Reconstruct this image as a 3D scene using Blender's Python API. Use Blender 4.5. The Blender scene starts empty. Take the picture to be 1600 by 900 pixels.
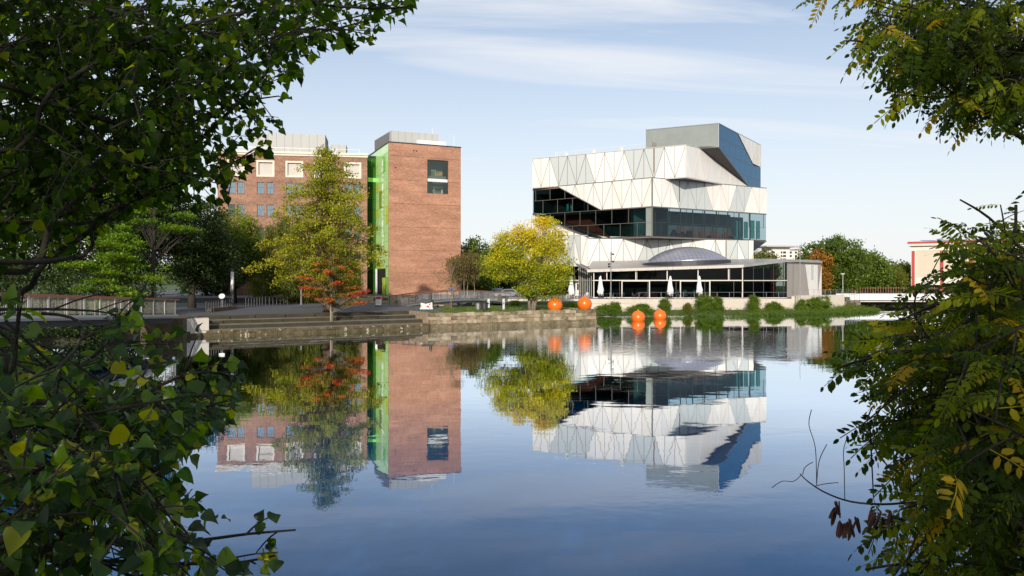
import bpy, math, random
import numpy as np
from mathutils import Vector, Matrix, Quaternion

# ------------------------------------------------------------------ camera, sky, sun, exposure
sc = bpy.context.scene
COL = sc.collection
F, CX, HV, EYE = 1200.0, 800.0, 434.0, 4.9        # focal length / horizon in photo pixels, eye height over the water
cam_d = bpy.data.cameras.new('camera'); cam = bpy.data.objects.new('camera', cam_d); COL.objects.link(cam)
cam.location = (0, 0, EYE); cam.rotation_euler = (math.radians(90), 0, 0)
cam_d.sensor_width = 36; cam_d.lens = 36 * F / 1600; cam_d.shift_y = -(450 - HV) / 1600
cam_d.clip_start = 0.1; cam_d.clip_end = 6000
sc.camera = cam
SUN_EL = math.radians(19)
_a = Vector((-0.13, -0.99)).normalized()
TOSUN = Vector((_a.x * math.cos(SUN_EL), _a.y * math.cos(SUN_EL), math.sin(SUN_EL)))
world = bpy.data.worlds.new('World'); sc.world = world; world.use_nodes = True
nt = world.node_tree; nt.nodes.clear()
def wn(t, **k):
    n = nt.nodes.new(t)
    for a, b in k.items(): setattr(n, a, b)
    return n
wout = wn('ShaderNodeOutputWorld'); wbg = wn('ShaderNodeBackground'); wbg.inputs[1].default_value = 0.11
sky = wn('ShaderNodeTexSky', sky_type='NISHITA', sun_disc=False)
sky.sun_elevation = SUN_EL; sky.sun_rotation = math.atan2(TOSUN.x, TOSUN.y)
sky.air_density = 1.0; sky.dust_density = 0.8; sky.ozone_density = 2.5; sky.altitude = 150
tc = wn('ShaderNodeTexCoord'); sep = wn('ShaderNodeSeparateXYZ'); nt.links.new(tc.outputs['Generated'], sep.inputs[0])
# thin high cirrus: noise on a flat layer seen from below, stretched into streaks
zc = wn('ShaderNodeMath', operation='MAXIMUM'); zc.inputs[1].default_value = 0.03; nt.links.new(sep.outputs[2], zc.inputs[0])
zo = wn('ShaderNodeMath', operation='ADD'); zo.inputs[1].default_value = 0.10; nt.links.new(zc.outputs[0], zo.inputs[0])
dv = wn('ShaderNodeVectorMath', operation='DIVIDE'); cb = wn('ShaderNodeCombineXYZ')
for i in range(3): nt.links.new(zo.outputs[0], cb.inputs[i])
nt.links.new(tc.outputs['Generated'], dv.inputs[0]); nt.links.new(cb.outputs[0], dv.inputs[1])
mp = wn('ShaderNodeMapping'); mp.inputs['Scale'].default_value = (0.36, 1.35, 0.0); mp.inputs['Rotation'].default_value = (0, 0, math.radians(14))
nt.links.new(dv.outputs[0], mp.inputs[0])
cn = wn('ShaderNodeTexNoise'); cn.inputs['Scale'].default_value = 1.15; cn.inputs['Detail'].default_value = 9; cn.inputs['Roughness'].default_value = 0.58; cn.inputs['Distortion'].default_value = 0.9
nt.links.new(mp.outputs[0], cn.inputs['Vector'])
cr = wn('ShaderNodeMapRange'); cr.inputs[1].default_value = 0.41; cr.inputs[2].default_value = 0.72; cr.inputs[3].default_value = 0.24; cr.inputs[4].default_value = 0.92
nt.links.new(cn.outputs['Fac'], cr.inputs[0])
# more veil towards the horizon, all the way round
hz = wn('ShaderNodeMapRange'); hz.inputs[1].default_value = 0.0; hz.inputs[2].default_value = 0.46; hz.inputs[3].default_value = 0.93; hz.inputs[4].default_value = 0.0
nt.links.new(sep.outputs[2], hz.inputs[0])
mx0 = wn('ShaderNodeMath', operation='MAXIMUM'); nt.links.new(cr.outputs[0], mx0.inputs[0]); nt.links.new(hz.outputs[0], mx0.inputs[1])
cm = wn('ShaderNodeMix', data_type='RGBA'); cm.inputs[7].default_value = (6.9, 6.98, 7.15, 1)
nt.links.new(mx0.outputs[0], cm.inputs[0]); nt.links.new(sky.outputs[0], cm.inputs[6])
nt.links.new(cm.outputs[2], wbg.inputs[0]); nt.links.new(wbg.outputs[0], wout.inputs[0])
sun_d = bpy.data.lights.new('sun', 'SUN'); sun_d.energy = 3.45; sun_d.angle = math.radians(0.6); sun_d.color = (1.0, 0.915, 0.80)
sun = bpy.data.objects.new('sun', sun_d); COL.objects.link(sun); sun.rotation_euler = (-TOSUN).to_track_quat('-Z', 'Y').to_euler()
vs = sc.view_settings; vs.view_transform = 'Standard'; vs.look = 'None'; vs.gamma = 1; vs.exposure = 0.3
sc.cycles.use_denoising = True
sc.cycles.max_bounces = 8; sc.cycles.transparent_max_bounces = 12; sc.cycles.caustics_reflective = False; sc.cycles.caustics_refractive = False

R = random.Random(7)
NR = np.random.default_rng(11)

# ------------------------------------------------------------------ materials
def new_mat(name):
    m = bpy.data.materials.new(name); m.use_nodes = True
    n = m.node_tree.nodes; n.clear()
    o = n.new('ShaderNodeOutputMaterial')
    return m, m.node_tree, o
def node(t, kind, **k):
    n = t.nodes.new(kind)
    for a, b in k.items(): setattr(n, a, b)
    return n
def L(t, a, b): t.links.new(a, b)
def rgb(c): return (c[0], c[1], c[2], 1)
MATS = {}
def M(name, c, rough=0.6, metal=0.0, var=0.0, vscale=1.0, c2=None, bump=0.0, bscale=8.0, spec=0.5, coat=0.0, det=6):
    """plain surface: colour c drifting towards c2 (or a darker c) with world-space noise, optional fine relief"""
    if name in MATS: return MATS[name]
    m, t, o = new_mat(name)
    p = node(t, 'ShaderNodeBsdfPrincipled'); L(t, p.outputs[0], o.inputs[0])
    p.inputs['Base Color'].default_value = rgb(c); p.inputs['Roughness'].default_value = rough; p.inputs['Metallic'].default_value = metal
    p.inputs['Specular IOR Level'].default_value = spec; p.inputs['Coat Weight'].default_value = coat
    if var > 0 or bump > 0:
        g = node(t, 'ShaderNodeNewGeometry')
    if var > 0:
        nz = node(t, 'ShaderNodeTexNoise'); nz.inputs['Scale'].default_value = vscale; nz.inputs['Detail'].default_value = det; nz.inputs['Roughness'].default_value = 0.65
        L(t, g.outputs['Position'], nz.inputs['Vector'])
        mr = node(t, 'ShaderNodeMapRange'); mr.inputs[1].default_value = 0.36; mr.inputs[2].default_value = 0.64; mr.inputs[4].default_value = var
        L(t, nz.outputs['Fac'], mr.inputs[0])
        mx = node(t, 'ShaderNodeMix', data_type='RGBA'); mx.inputs[6].default_value = rgb(c)
        mx.inputs[7].default_value = rgb(c2 if c2 else [x * 0.45 for x in c]); L(t, mr.outputs[0], mx.inputs[0]); L(t, mx.outputs[2], p.inputs['Base Color'])
    if bump > 0:
        nb = node(t, 'ShaderNodeTexNoise'); nb.inputs['Scale'].default_value = bscale; nb.inputs['Detail'].default_value = 5; L(t, g.outputs['Position'], nb.inputs['Vector'])
        b = node(t, 'ShaderNodeBump'); b.inputs['Strength'].default_value = bump; b.inputs['Distance'].default_value = 0.05
        L(t, nb.outputs['Fac'], b.inputs['Height']); L(t, b.outputs[0], p.inputs['Normal'])
    MATS[name] = m
    return m
def brick_mat(name, d, ca, cb_, cm_, blotch):
    m, t, o = new_mat(name)
    p = node(t, 'ShaderNodeBsdfPrincipled'); L(t, p.outputs[0], o.inputs[0]); p.inputs['Roughness'].default_value = 0.85
    g = node(t, 'ShaderNodeNewGeometry')
    dot = node(t, 'ShaderNodeVectorMath', operation='DOT_PRODUCT'); dot.inputs[1].default_value = (d[0], d[1], 0); L(t, g.outputs['Position'], dot.inputs[0])
    sp = node(t, 'ShaderNodeSeparateXYZ'); L(t, g.outputs['Position'], sp.inputs[0])
    cbn = node(t, 'ShaderNodeCombineXYZ'); L(t, dot.outputs['Value'], cbn.inputs[0]); L(t, sp.outputs[2], cbn.inputs[1])
    br = node(t, 'ShaderNodeTexBrick'); br.inputs['Scale'].default_value = 1.0; br.inputs['Brick Width'].default_value = 0.26; br.inputs['Row Height'].default_value = 0.16
    br.inputs['Mortar Size'].default_value = 0.012; br.inputs['Bias'].default_value = 0.0
    br.inputs['Color1'].default_value = rgb(ca); br.inputs['Color2'].default_value = rgb(cb_); br.inputs['Mortar'].default_value = rgb(cm_)
    L(t, cbn.outputs[0], br.inputs['Vector'])
    st = node(t, 'ShaderNodeMapping'); st.inputs['Scale'].default_value = (0.16, 0.75, 1); L(t, cbn.outputs[0], st.inputs[0])
    n1 = node(t, 'ShaderNodeTexNoise'); n1.inputs['Scale'].default_value = 1.0; n1.inputs['Detail'].default_value = 7; n1.inputs['Roughness'].default_value = 0.7; L(t, st.outputs[0], n1.inputs['Vector'])
    mr = node(t, 'ShaderNodeMapRange'); mr.inputs[1].default_value = 0.35; mr.inputs[2].default_value = 0.68; L(t, n1.outputs['Fac'], mr.inputs[0])
    mx = node(t, 'ShaderNodeMix', data_type='RGBA', blend_type='MULTIPLY'); mx.inputs[0].default_value = 1.0
    cr_ = node(t, 'ShaderNodeMix', data_type='RGBA'); cr_.inputs[6].default_value = (0.66, 0.60, 0.58, 1); cr_.inputs[7].default_value = rgb(blotch); L(t, mr.outputs[0], cr_.inputs[0])
    L(t, br.outputs['Color'], mx.inputs[6]); L(t, cr_.outputs[2], mx.inputs[7]); L(t, mx.outputs[2], p.inputs['Base Color'])
    b = node(t, 'ShaderNodeBump'); b.inputs['Strength'].default_value = 0.4; b.inputs['Distance'].default_value = 0.01; L(t, br.outputs['Fac'], b.inputs['Height']); b.invert = True
    L(t, b.outputs[0], p.inputs['Normal'])
    return m
def glass_mat(name, tint, refl, ior=1.5, boost=1.0, through=1.0, wob=0.0):
    """window pane: Fresnel reflection over a tinted view inside"""
    m, t, o = new_mat(name)
    fr = node(t, 'ShaderNodeFresnel'); fr.inputs[0].default_value = ior
    mu0 = node(t, 'ShaderNodeMath', operation='MULTIPLY', use_clamp=True); mu0.inputs[1].default_value = boost; L(t, fr.outputs[0], mu0.inputs[0])
    ge = node(t, 'ShaderNodeNewGeometry'); inv = node(t, 'ShaderNodeMath', operation='SUBTRACT'); inv.inputs[0].default_value = 1.0; L(t, ge.outputs['Backfacing'], inv.inputs[1])
    mu = node(t, 'ShaderNodeMath', operation='MULTIPLY'); L(t, mu0.outputs[0], mu.inputs[0]); L(t, inv.outputs[0], mu.inputs[1])   # the pane's inner face only lets light through
    gl = node(t, 'ShaderNodeBsdfGlossy'); gl.inputs['Roughness'].default_value = 0.02; gl.inputs['Color'].default_value = rgb(refl)
    tr = node(t, 'ShaderNodeBsdfTransparent'); tr.inputs[0].default_value = rgb(tint)
    ms = node(t, 'ShaderNodeMixShader'); L(t, mu.outputs[0], ms.inputs[0]); L(t, gl.outputs[0], ms.inputs[2])
    if through < 1:
        di = node(t, 'ShaderNodeBsdfDiffuse'); di.inputs[0].default_value = rgb([x * 0.6 for x in tint])
        m2 = node(t, 'ShaderNodeMixShader'); m2.inputs[0].default_value = through; L(t, di.outputs[0], m2.inputs[1]); L(t, tr.outputs[0], m2.inputs[2]); L(t, m2.outputs[0], ms.inputs[1])
    else: L(t, tr.outputs[0], ms.inputs[1])
    L(t, ms.outputs[0], o.inputs[0])
    MATS[name] = m
    return m
def leaf_mat(name, cols, rough=0.45, trans=0.35, spec=0.35, tbright=1.6):
    """foliage: colour by the leaf's own 'tint' value; some light passes through the blade"""
    m, t, o = new_mat(name)
    at = node(t, 'ShaderNodeAttribute'); at.attribute_name = 'tint'
    rp = node(t, 'ShaderNodeValToRGB'); e = rp.color_ramp.elements
    while len(e) < len(cols): e.new(0.5)
    for i, c in enumerate(cols):
        e[i].position = c[0]; e[i].color = rgb(c[1])
    L(t, at.outputs['Fac'], rp.inputs[0])
    p = node(t, 'ShaderNodeBsdfPrincipled'); p.inputs['Roughness'].default_value = rough; p.inputs['Specular IOR Level'].default_value = spec
    L(t, rp.outputs[0], p.inputs['Base Color'])
    tl = node(t, 'ShaderNodeBsdfTranslucent')
    hs = node(t, 'ShaderNodeHueSaturation'); hs.inputs['Value'].default_value = tbright; hs.inputs['Hue'].default_value = 0.485; hs.inputs['Saturation'].default_value = 1.1; L(t, rp.outputs[0], hs.inputs['Color'])
    L(t, hs.outputs[0], tl.inputs[0])
    ms = node(t, 'ShaderNodeMixShader'); ms.inputs[0].default_value = trans
    L(t, p.outputs[0], ms.inputs[1]); L(t, tl.outputs[0], ms.inputs[2]); L(t, ms.outputs[0], o.inputs[0])
    return m

# ------------------------------------------------------------------ building blocks
def put(o, parent=None):
    COL.objects.link(o)
    if parent: o.parent = parent
    return o
def tag(o, label=None, cat=None, group=None, kind=None):
    if label: o['label'] = label
    if cat: o['category'] = cat
    if group: o['group'] = group
    if kind: o['kind'] = kind
    return o
def thing(name, label, cat, loc=(0, 0, 0), group=None, rz=0.0):
    o = bpy.data.objects.new(name, None); o.empty_display_size = 0.3; put(o)
    o.location = loc; o.rotation_euler = (0, 0, rz)
    return tag(o, label, cat, group)
def rel(parent):
    """world -> parent space of an un-rotated thing"""
    return Vector(parent.location) if parent else Vector((0, 0, 0))
class MB:
    def __init__(s): s.v = []; s.f = []; s.m = []; s.mats = []; s.cur = 0
    def mat(s, m):
        if m not in s.mats: s.mats.append(m)
        s.cur = s.mats.index(m); return s
    def face(s, pts):
        i = len(s.v); s.v += [tuple(p) for p in pts]; s.f.append(list(range(i, i + len(pts)))); s.m.append(s.cur)
    def add(s, verts, faces):
        i = len(s.v); s.v += [tuple(p) for p in verts]
        for f in faces: s.f.append([i + k for k in f]); s.m.append(s.cur)
    def box(s, c, size, rz=0.0, rot=None):
        x, y, z = [k / 2 for k in size]
        P = [Vector(q) for q in ((-x,-y,-z),(x,-y,-z),(x,y,-z),(-x,y,-z),(-x,-y,z),(x,-y,z),(x,y,z),(-x,y,z))]
        Q = rot if rot else Matrix.Rotation(rz, 3, 'Z')
        s.add([Vector(c) + Q @ p for p in P], [(0,3,2,1),(4,5,6,7),(0,1,5,4),(1,2,6,5),(2,3,7,6),(3,0,4,7)])
    def beam(s, a, b, w, h=None):
        a = Vector(a); b = Vector(b); h = h or w; d = b - a; ln = d.length
        if ln < 1e-6: return
        q = d.to_track_quat('Y', 'Z').to_matrix()
        s.box((a + b) / 2, (w, ln, h), rot=q)
    def poly(s, pts, z0, z1, top=True, bottom=True):
        """extruded footprint; pts CCW (x,y); z may be lists"""
        n = len(pts)
        z0 = z0 if isinstance(z0, (list, tuple)) else [z0] * n
        z1 = z1 if isinstance(z1, (list, tuple)) else [z1] * n
        V = [(p[0], p[1], z0[i]) for i, p in enumerate(pts)] + [(p[0], p[1], z1[i]) for i, p in enumerate(pts)]
        Fs = [(i, (i + 1) % n, n + (i + 1) % n, n + i) for i in range(n)]
        if top: Fs.append(tuple(range(n, 2 * n)))
        if bottom: Fs.append(tuple(range(n - 1, -1, -1)))
        s.add(V, Fs)
    def tube(s, pts, rad, seg=6, cap=True):
        pts = [Vector(p) for p in pts]
        rad = rad if isinstance(rad, (list, tuple)) else [rad] * len(pts)
        V = []; ref = None
        for i, p in enumerate(pts):
            d = (pts[min(i + 1, len(pts) - 1)] - pts[max(i - 1, 0)])
            if d.length < 1e-9: d = Vector((0, 0, 1))
            d.normalize()
            if ref is None: ref = d.orthogonal().normalized()
            ref = (ref - d * ref.dot(d))
            ref = ref.normalized() if ref.length > 1e-6 else d.orthogonal().normalized()
            bi = d.cross(ref)
            for k in range(seg):
                an = 2 * math.pi * k / seg
                V.append(p + (ref * math.cos(an) + bi * math.sin(an)) * rad[i])
        Fs = []
        for i in range(len(pts) - 1):
            for k in range(seg):
                a = i * seg + k; b = i * seg + (k + 1) % seg
                Fs.append((a, b, b + seg, a + seg))
        if cap: Fs += [tuple(range(seg - 1, -1, -1)), tuple(range((len(pts) - 1) * seg, len(pts) * seg))]
        s.add(V, Fs)
    def lathe(s, prof, c=(0, 0, 0), seg=16, flute=0.0, nf=6):
        V = []
        for r, z in prof:
            for k in range(seg):
                an = 2 * math.pi * k / seg
                rr = r * (1 + flute * math.cos(nf * an))
                V.append((c[0] + rr * math.cos(an), c[1] + rr * math.sin(an), c[2] + z))
        Fs = []
        for i in range(len(prof) - 1):
            for k in range(seg):
                a = i * seg + k; b = i * seg + (k + 1) % seg
                Fs.append((a, b, b + seg, a + seg))
        Fs += [tuple(range(seg - 1, -1, -1)), tuple(range((len(prof) - 1) * seg, len(prof) * seg))]
        s.add(V, Fs)
    def build(s, name, mat=None, parent=None, smooth=False, off=None):
        me = bpy.data.meshes.new(name)
        o = Vector(off) if off is not None else (rel(parent) if parent is not None and parent.parent is None else (rel(parent.parent) if parent is not None else Vector((0, 0, 0))))
        me.from_pydata([(p[0] - o.x, p[1] - o.y, p[2] - o.z) for p in s.v], [], s.f)
        if mat: me.materials.append(mat)
        else:
            for m in s.mats: me.materials.append(m)
            me.polygons.foreach_set('material_index', s.m)
        if smooth: me.polygons.foreach_set('use_smooth', [True] * len(me.polygons))
        me.update()
        ob = bpy.data.objects.new(name, me); put(ob, parent)
        return ob
def px(u, v, Y): return Vector(((u - CX) / F * Y, Y, EYE - (v - HV) / F * Y))
def zat(v, Y): return EYE - (v - HV) / F * Y

class Face:
    """a vertical plane through o running along d; n is its outward normal (towards the camera)"""
    def __init__(s, o, d):
        s.o = Vector((o[0], o[1])); s.d = Vector((d[0], d[1])).normalized()
        n = Vector((s.d.y, -s.d.x))
        if n.dot(-s.o) < 0: n = -n
        s.n = n
    def s_of(s, u):
        a = (u - CX) / F
        return (a * s.o.y - s.o.x) / (s.d.x - a * s.d.y)
    def sz(s, u, v):
        k = s.s_of(u); Y = s.o.y + k * s.d.y
        return (k, zat(v, Y))
    def xy(s, k, n=0.0): q = s.o + s.d * k + s.n * n; return (q.x, q.y)
    def pt(s, k, z, n=0.0): q = s.o + s.d * k + s.n * n; return Vector((q.x, q.y, z))
def vpdir(vp): return Vector((vp - CX, F)).normalized()
def area(P): return 0.5 * sum(P[i][0] * P[(i + 1) % len(P)][1] - P[(i + 1) % len(P)][0] * P[i][1] for i in range(len(P)))
def clip(P, a, b, c):
    out = []
    for i in range(len(P)):
        p, q = P[i], P[(i + 1) % len(P)]
        fp, fq = a * p[0] + b * p[1] - c, a * q[0] + b * q[1] - c
        if fp <= 0: out.append(p)
        if (fp < 0 < fq) or (fq < 0 < fp):
            t = fp / (fp - fq); out.append((p[0] + t * (q[0] - p[0]), p[1] + t * (q[1] - p[1])))
    return out
def clip_poly(P, C, g=0.0):
    """clip P by convex C (CCW) shrunk by g"""
    if area(C) < 0: C = C[::-1]
    for i in range(len(C)):
        (x0, y0), (x1, y1) = C[i], C[(i + 1) % len(C)]
        dx, dy = x1 - x0, y1 - y0; l = math.hypot(dx, dy)
        if l < 1e-6: continue
        a, b = dy / l, -dx / l
        P = clip(P, a, b, a * x0 + b * y0 - g)
        if len(P) < 3: return []
    return P
def slab(mb, f, P, n0, n1):
    """prism of polygon P=(s,z) on face f from depth n0 to n1 (n1 outer)"""
    n = len(P)
    A = [f.pt(k, z, n1) for k, z in P]; B = [f.pt(k, z, n0) for k, z in P]
    mb.add(A + B, [tuple(range(n)), tuple(range(2 * n - 1, n - 1, -1))] + [(i, n + i, n + (i + 1) % n, (i + 1) % n) for i in range(n)])
def rect(s0, s1, z0, z1): return [(s0, z0), (s1, z0), (s1, z1), (s0, z1)]
def holed_wall(mb, f, s0, s1, z0, z1, holes, thick):
    """wall sheet with real openings: holes = (s0,s1,z0,z1), reveals run back by thick"""
    S = sorted({s0, s1, *[h[0] for h in holes], *[h[1] for h in holes]}); Z = sorted({z0, z1, *[h[2] for h in holes], *[h[3] for h in holes]})
    for i in range(len(S) - 1):
        for j in range(len(Z) - 1):
            cs, cz = (S[i] + S[i + 1]) / 2, (Z[j] + Z[j + 1]) / 2
            if any(h[0] < cs < h[1] and h[2] < cz < h[3] for h in holes): continue
            mb.face([f.pt(S[i], Z[j]), f.pt(S[i + 1], Z[j]), f.pt(S[i + 1], Z[j + 1]), f.pt(S[i], Z[j + 1])])
    for a, b, c, d in holes:
        for (p, q) in (((a, c), (b, c)), ((b, c), (b, d)), ((b, d), (a, d)), ((a, d), (a, c))):
            mb.face([f.pt(p[0], p[1]), f.pt(q[0], q[1]), f.pt(q[0], q[1], -thick), f.pt(p[0], p[1], -thick)])

# ------------------------------------------------------------------ surfaces used below
m_white = M('panel_white', (0.80, 0.765, 0.71), 0.42, var=0.25, vscale=0.6, c2=(0.72, 0.70, 0.66))
m_whites = [m_white, M('panel_white_warm', (0.77, 0.725, 0.66), 0.45, var=0.35, vscale=0.8, c2=(0.70, 0.665, 0.61)), M('panel_white_cool', (0.745, 0.735, 0.70), 0.38, var=0.3, vscale=0.5, c2=(0.69, 0.68, 0.65))]
m_grey = M('panel_grey', (0.51, 0.54, 0.525), 0.38, var=0.25, vscale=0.5, c2=(0.56, 0.58, 0.56))
m_joint = M('panel_joint', (0.19, 0.14, 0.11), 0.8)
m_copper = M('slot_copper', (0.30, 0.19, 0.14), 0.5, metal=0.3, var=0.6, vscale=3)
m_frame = M('mullion_metal', (0.24, 0.215, 0.19), 0.45, metal=0.5)
m_framed = M('mullion_dark', (0.10, 0.10, 0.10), 0.4, metal=0.5)
m_framel = M('frame_light', (0.60, 0.55, 0.49), 0.45, var=0.2, vscale=2)
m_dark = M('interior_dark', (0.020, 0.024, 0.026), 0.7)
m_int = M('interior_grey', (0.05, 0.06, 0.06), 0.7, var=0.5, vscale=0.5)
m_red = M('interior_red', (0.30, 0.045, 0.03), 0.6)
m_teal = M('interior_teal', (0.14, 0.42, 0.40), 0.6)
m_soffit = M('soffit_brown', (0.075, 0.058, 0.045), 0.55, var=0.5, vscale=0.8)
m_black = M('black_cladding', (0.018, 0.018, 0.02), 0.5)
m_glass = glass_mat('glass_storey', (0.55, 0.68, 0.66), (0.55, 0.72, 0.78), 1.5, 0.9)
m_glassr = glass_mat('glass_storey_sky', (0.66, 0.74, 0.75), (0.42, 0.54, 0.62), 1.6, 1.2)
m_glassp = glass_mat('glass_pavilion', (0.45, 0.52, 0.50), (0.45, 0.55, 0.58), 1.45, 0.7)
m_glassb = glass_mat('glass_blue', (0.03, 0.07, 0.11), (0.22, 0.38, 0.56), 2.6, 1.7, 0.2)
m_greyglass = M('glass_panel_grey', (0.225, 0.255, 0.235), 0.22, var=0.5, vscale=0.35, c2=(0.32, 0.325, 0.29), spec=0.7)  # grey sky reflected in the glass is put into the base colour
m_conc = M('pale_concrete', (0.62, 0.55, 0.46), 0.85, var=0.45, vscale=0.9, c2=(0.46, 0.40, 0.32), bump=0.2)
m_paving = M('terrace_paving', (0.34, 0.31, 0.28), 0.85, var=0.4, vscale=1.5)
m_roofm = M('roof_metal', (0.40, 0.385, 0.365), 0.35, metal=0.35, var=0.35, vscale=0.7)
m_steel = M('steel_grey', (0.33, 0.335, 0.34), 0.4, metal=0.6)
m_steeld = M('steel_dark', (0.055, 0.055, 0.06), 0.5, metal=0.4)
m_rust = M('rail_brown', (0.24, 0.105, 0.055), 0.55, var=0.4, vscale=4)
m_rail_wood = M('rail_orange_wood', (0.52, 0.20, 0.07), 0.5, var=0.4, vscale=6)
m_lit_steel = M('railing_pale', (0.55, 0.50, 0.43), 0.5, metal=0.2)
m_canvas = M('canvas_white', (0.82, 0.80, 0.77), 0.9, var=0.15, vscale=4)

# ------------------------------------------------------------------ setting: water, land, plaza, terrace
EYE_Q0 = Vector((-27.9, 62.6)); QE = Vector((0.8777, 0.4792)); QM = Vector((-0.4792, 0.8777))   # quay line along the water
def Q(s, m, z=0.0): p = EYE_Q0 + QE * s + QM * m; return Vector((p.x, p.y, z))
def sheet(name, pts, z, mat, skirt=None, kind='structure'):
    b = MB()
    if skirt is None: b.face([(x, y, z) for x, y in pts])
    else: b.poly(pts, skirt, z, bottom=False)
    o = b.build(name, mat); o['kind'] = kind
    return o
# water
m, t, o_ = new_mat('river_water'); MATS['water'] = m
g = node(t, 'ShaderNodeNewGeometry')
def noise(vec, scale, det, sx, sy, rough=0.5):
    mp_ = node(t, 'ShaderNodeMapping'); mp_.inputs['Scale'].default_value = (sx, sy, 1); L(t, vec, mp_.inputs[0])
    n_ = node(t, 'ShaderNodeTexNoise'); n_.inputs['Scale'].default_value = scale; n_.inputs['Detail'].default_value = det; n_.inputs['Roughness'].default_value = rough
    L(t, mp_.outputs[0], n_.inputs['Vector']); return n_.outputs['Fac']
def mth(op, a, b, clampit=False):
    n_ = node(t, 'ShaderNodeMath', operation=op, use_clamp=clampit)
    for i, x in enumerate((a, b)):
        if isinstance(x, (int, float)): n_.inputs[i].default_value = x
        else: L(t, x, n_.inputs[i])
    return n_.outputs[0]
pos = g.outputs['Position']
swell = noise(pos, 0.55, 2, 0.6, 1.0)            # slow, long undulation
ripple = noise(pos, 2.6, 3, 0.7, 1.0)            # small wind ripples, in patches
patch = noise(pos, 0.045, 3, 1.0, 1.8)
pm = node(t, 'ShaderNodeMapRange', interpolation_type='SMOOTHSTEP'); pm.inputs[1].default_value = 0.52; pm.inputs[2].default_value = 0.66; L(t, patch, pm.inputs[0])
# one breeze patch off the quay's end
vd = node(t, 'ShaderNodeVectorMath', operation='SUBTRACT'); vd.inputs[1].default_value = (12, 60, 0); L(t, pos, vd.inputs[0])
vs_ = node(t, 'ShaderNodeVectorMath', operation='MULTIPLY'); vs_.inputs[1].default_value = (1 / 17, 1 / 15, 0); L(t, vd.outputs[0], vs_.inputs[0])
vl = node(t, 'ShaderNodeVectorMath', operation='LENGTH'); L(t, vs_.outputs[0], vl.inputs[0])
gm = node(t, 'ShaderNodeMapRange', interpolation_type='SMOOTHSTEP'); gm.inputs[1].default_value = 1.1; gm.inputs[2].default_value = 0.55; L(t, vl.outputs['Value'], gm.inputs[0])
mask = mth('ADD', mth('MULTIPLY', pm.outputs[0], 0.10), mth('MULTIPLY', gm.outputs[0], 0.5), True)
hgt = mth('ADD', mth('MULTIPLY', swell, 0.0055), mth('MULTIPLY', mth('MULTIPLY', ripple, mth('ADD', mask, 0.035)), 0.020))
bp = node(t, 'ShaderNodeBump'); bp.inputs['Strength'].default_value = 1.0; bp.inputs['Distance'].default_value = 1.0; L(t, hgt, bp.inputs['Height'])
fr = node(t, 'ShaderNodeFresnel'); fr.inputs[0].default_value = 1.33; L(t, bp.outputs[0], fr.inputs['Normal'])
fac = mth('SUBTRACT', mth('MULTIPLY', fr.outputs[0], 3.3), 0.30, True)
gl = node(t, 'ShaderNodeBsdfGlossy'); gl.inputs['Roughness'].default_value = 0.0; gl.inputs['Color'].default_value = (0.85, 0.90, 0.96, 1); L(t, bp.outputs[0], gl.inputs['Normal'])
df = node(t, 'ShaderNodeBsdfDiffuse'); df.inputs[0].default_value = (0.003, 0.090, 0.245, 1)
ms = node(t, 'ShaderNodeMixShader'); L(t, fac, ms.inputs[0]); L(t, df.outputs[0], ms.inputs[1]); L(t, gl.outputs[0], ms.inputs[2]); L(t, ms.outputs[0], o_.inputs[0])
sheet('river_water', [(-700, -60), (700, -60), (700, 260), (-700, 260)], 0.0, MATS['water'])

m_grass = M('grass', (0.085, 0.13, 0.03), 0.9, var=0.7, vscale=1.2, c2=(0.05, 0.075, 0.02), bump=0.5, bscale=20)
m_soil = M('bank_soil', (0.075, 0.065, 0.04), 0.95, var=0.7, vscale=0.8, c2=(0.05, 0.065, 0.025), bump=0.6, bscale=6)
m_asph = M('plaza_asphalt', (0.095, 0.097, 0.108), 0.85, var=0.5, vscale=0.5, c2=(0.085, 0.085, 0.095), bump=0.15, bscale=30)
m_stone = M('sandstone', (0.40, 0.315, 0.20), 0.9, var=0.85, vscale=2.2, c2=(0.20, 0.155, 0.085), bump=0.7, bscale=5)
m_stone2 = M('sandstone_light', (0.52, 0.43, 0.30), 0.9, var=0.8, vscale=2.5, c2=(0.27, 0.21, 0.12), bump=0.7, bscale=5)
m_stone3 = M('sandstone_pink', (0.46, 0.33, 0.24), 0.9, var=0.8, vscale=2.5, c2=(0.22, 0.165, 0.09), bump=0.7, bscale=5)
m_moss = M('mossy_stone', (0.150, 0.115, 0.06), 0.95, var=0.9, vscale=1.6, c2=(0.075, 0.062, 0.024), bump=0.8, bscale=6)
m_step = M('step_stone', (0.20, 0.185, 0.165), 0.9, var=0.7, vscale=1.2, c2=(0.125, 0.115, 0.085), bump=0.4, bscale=6)
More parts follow.
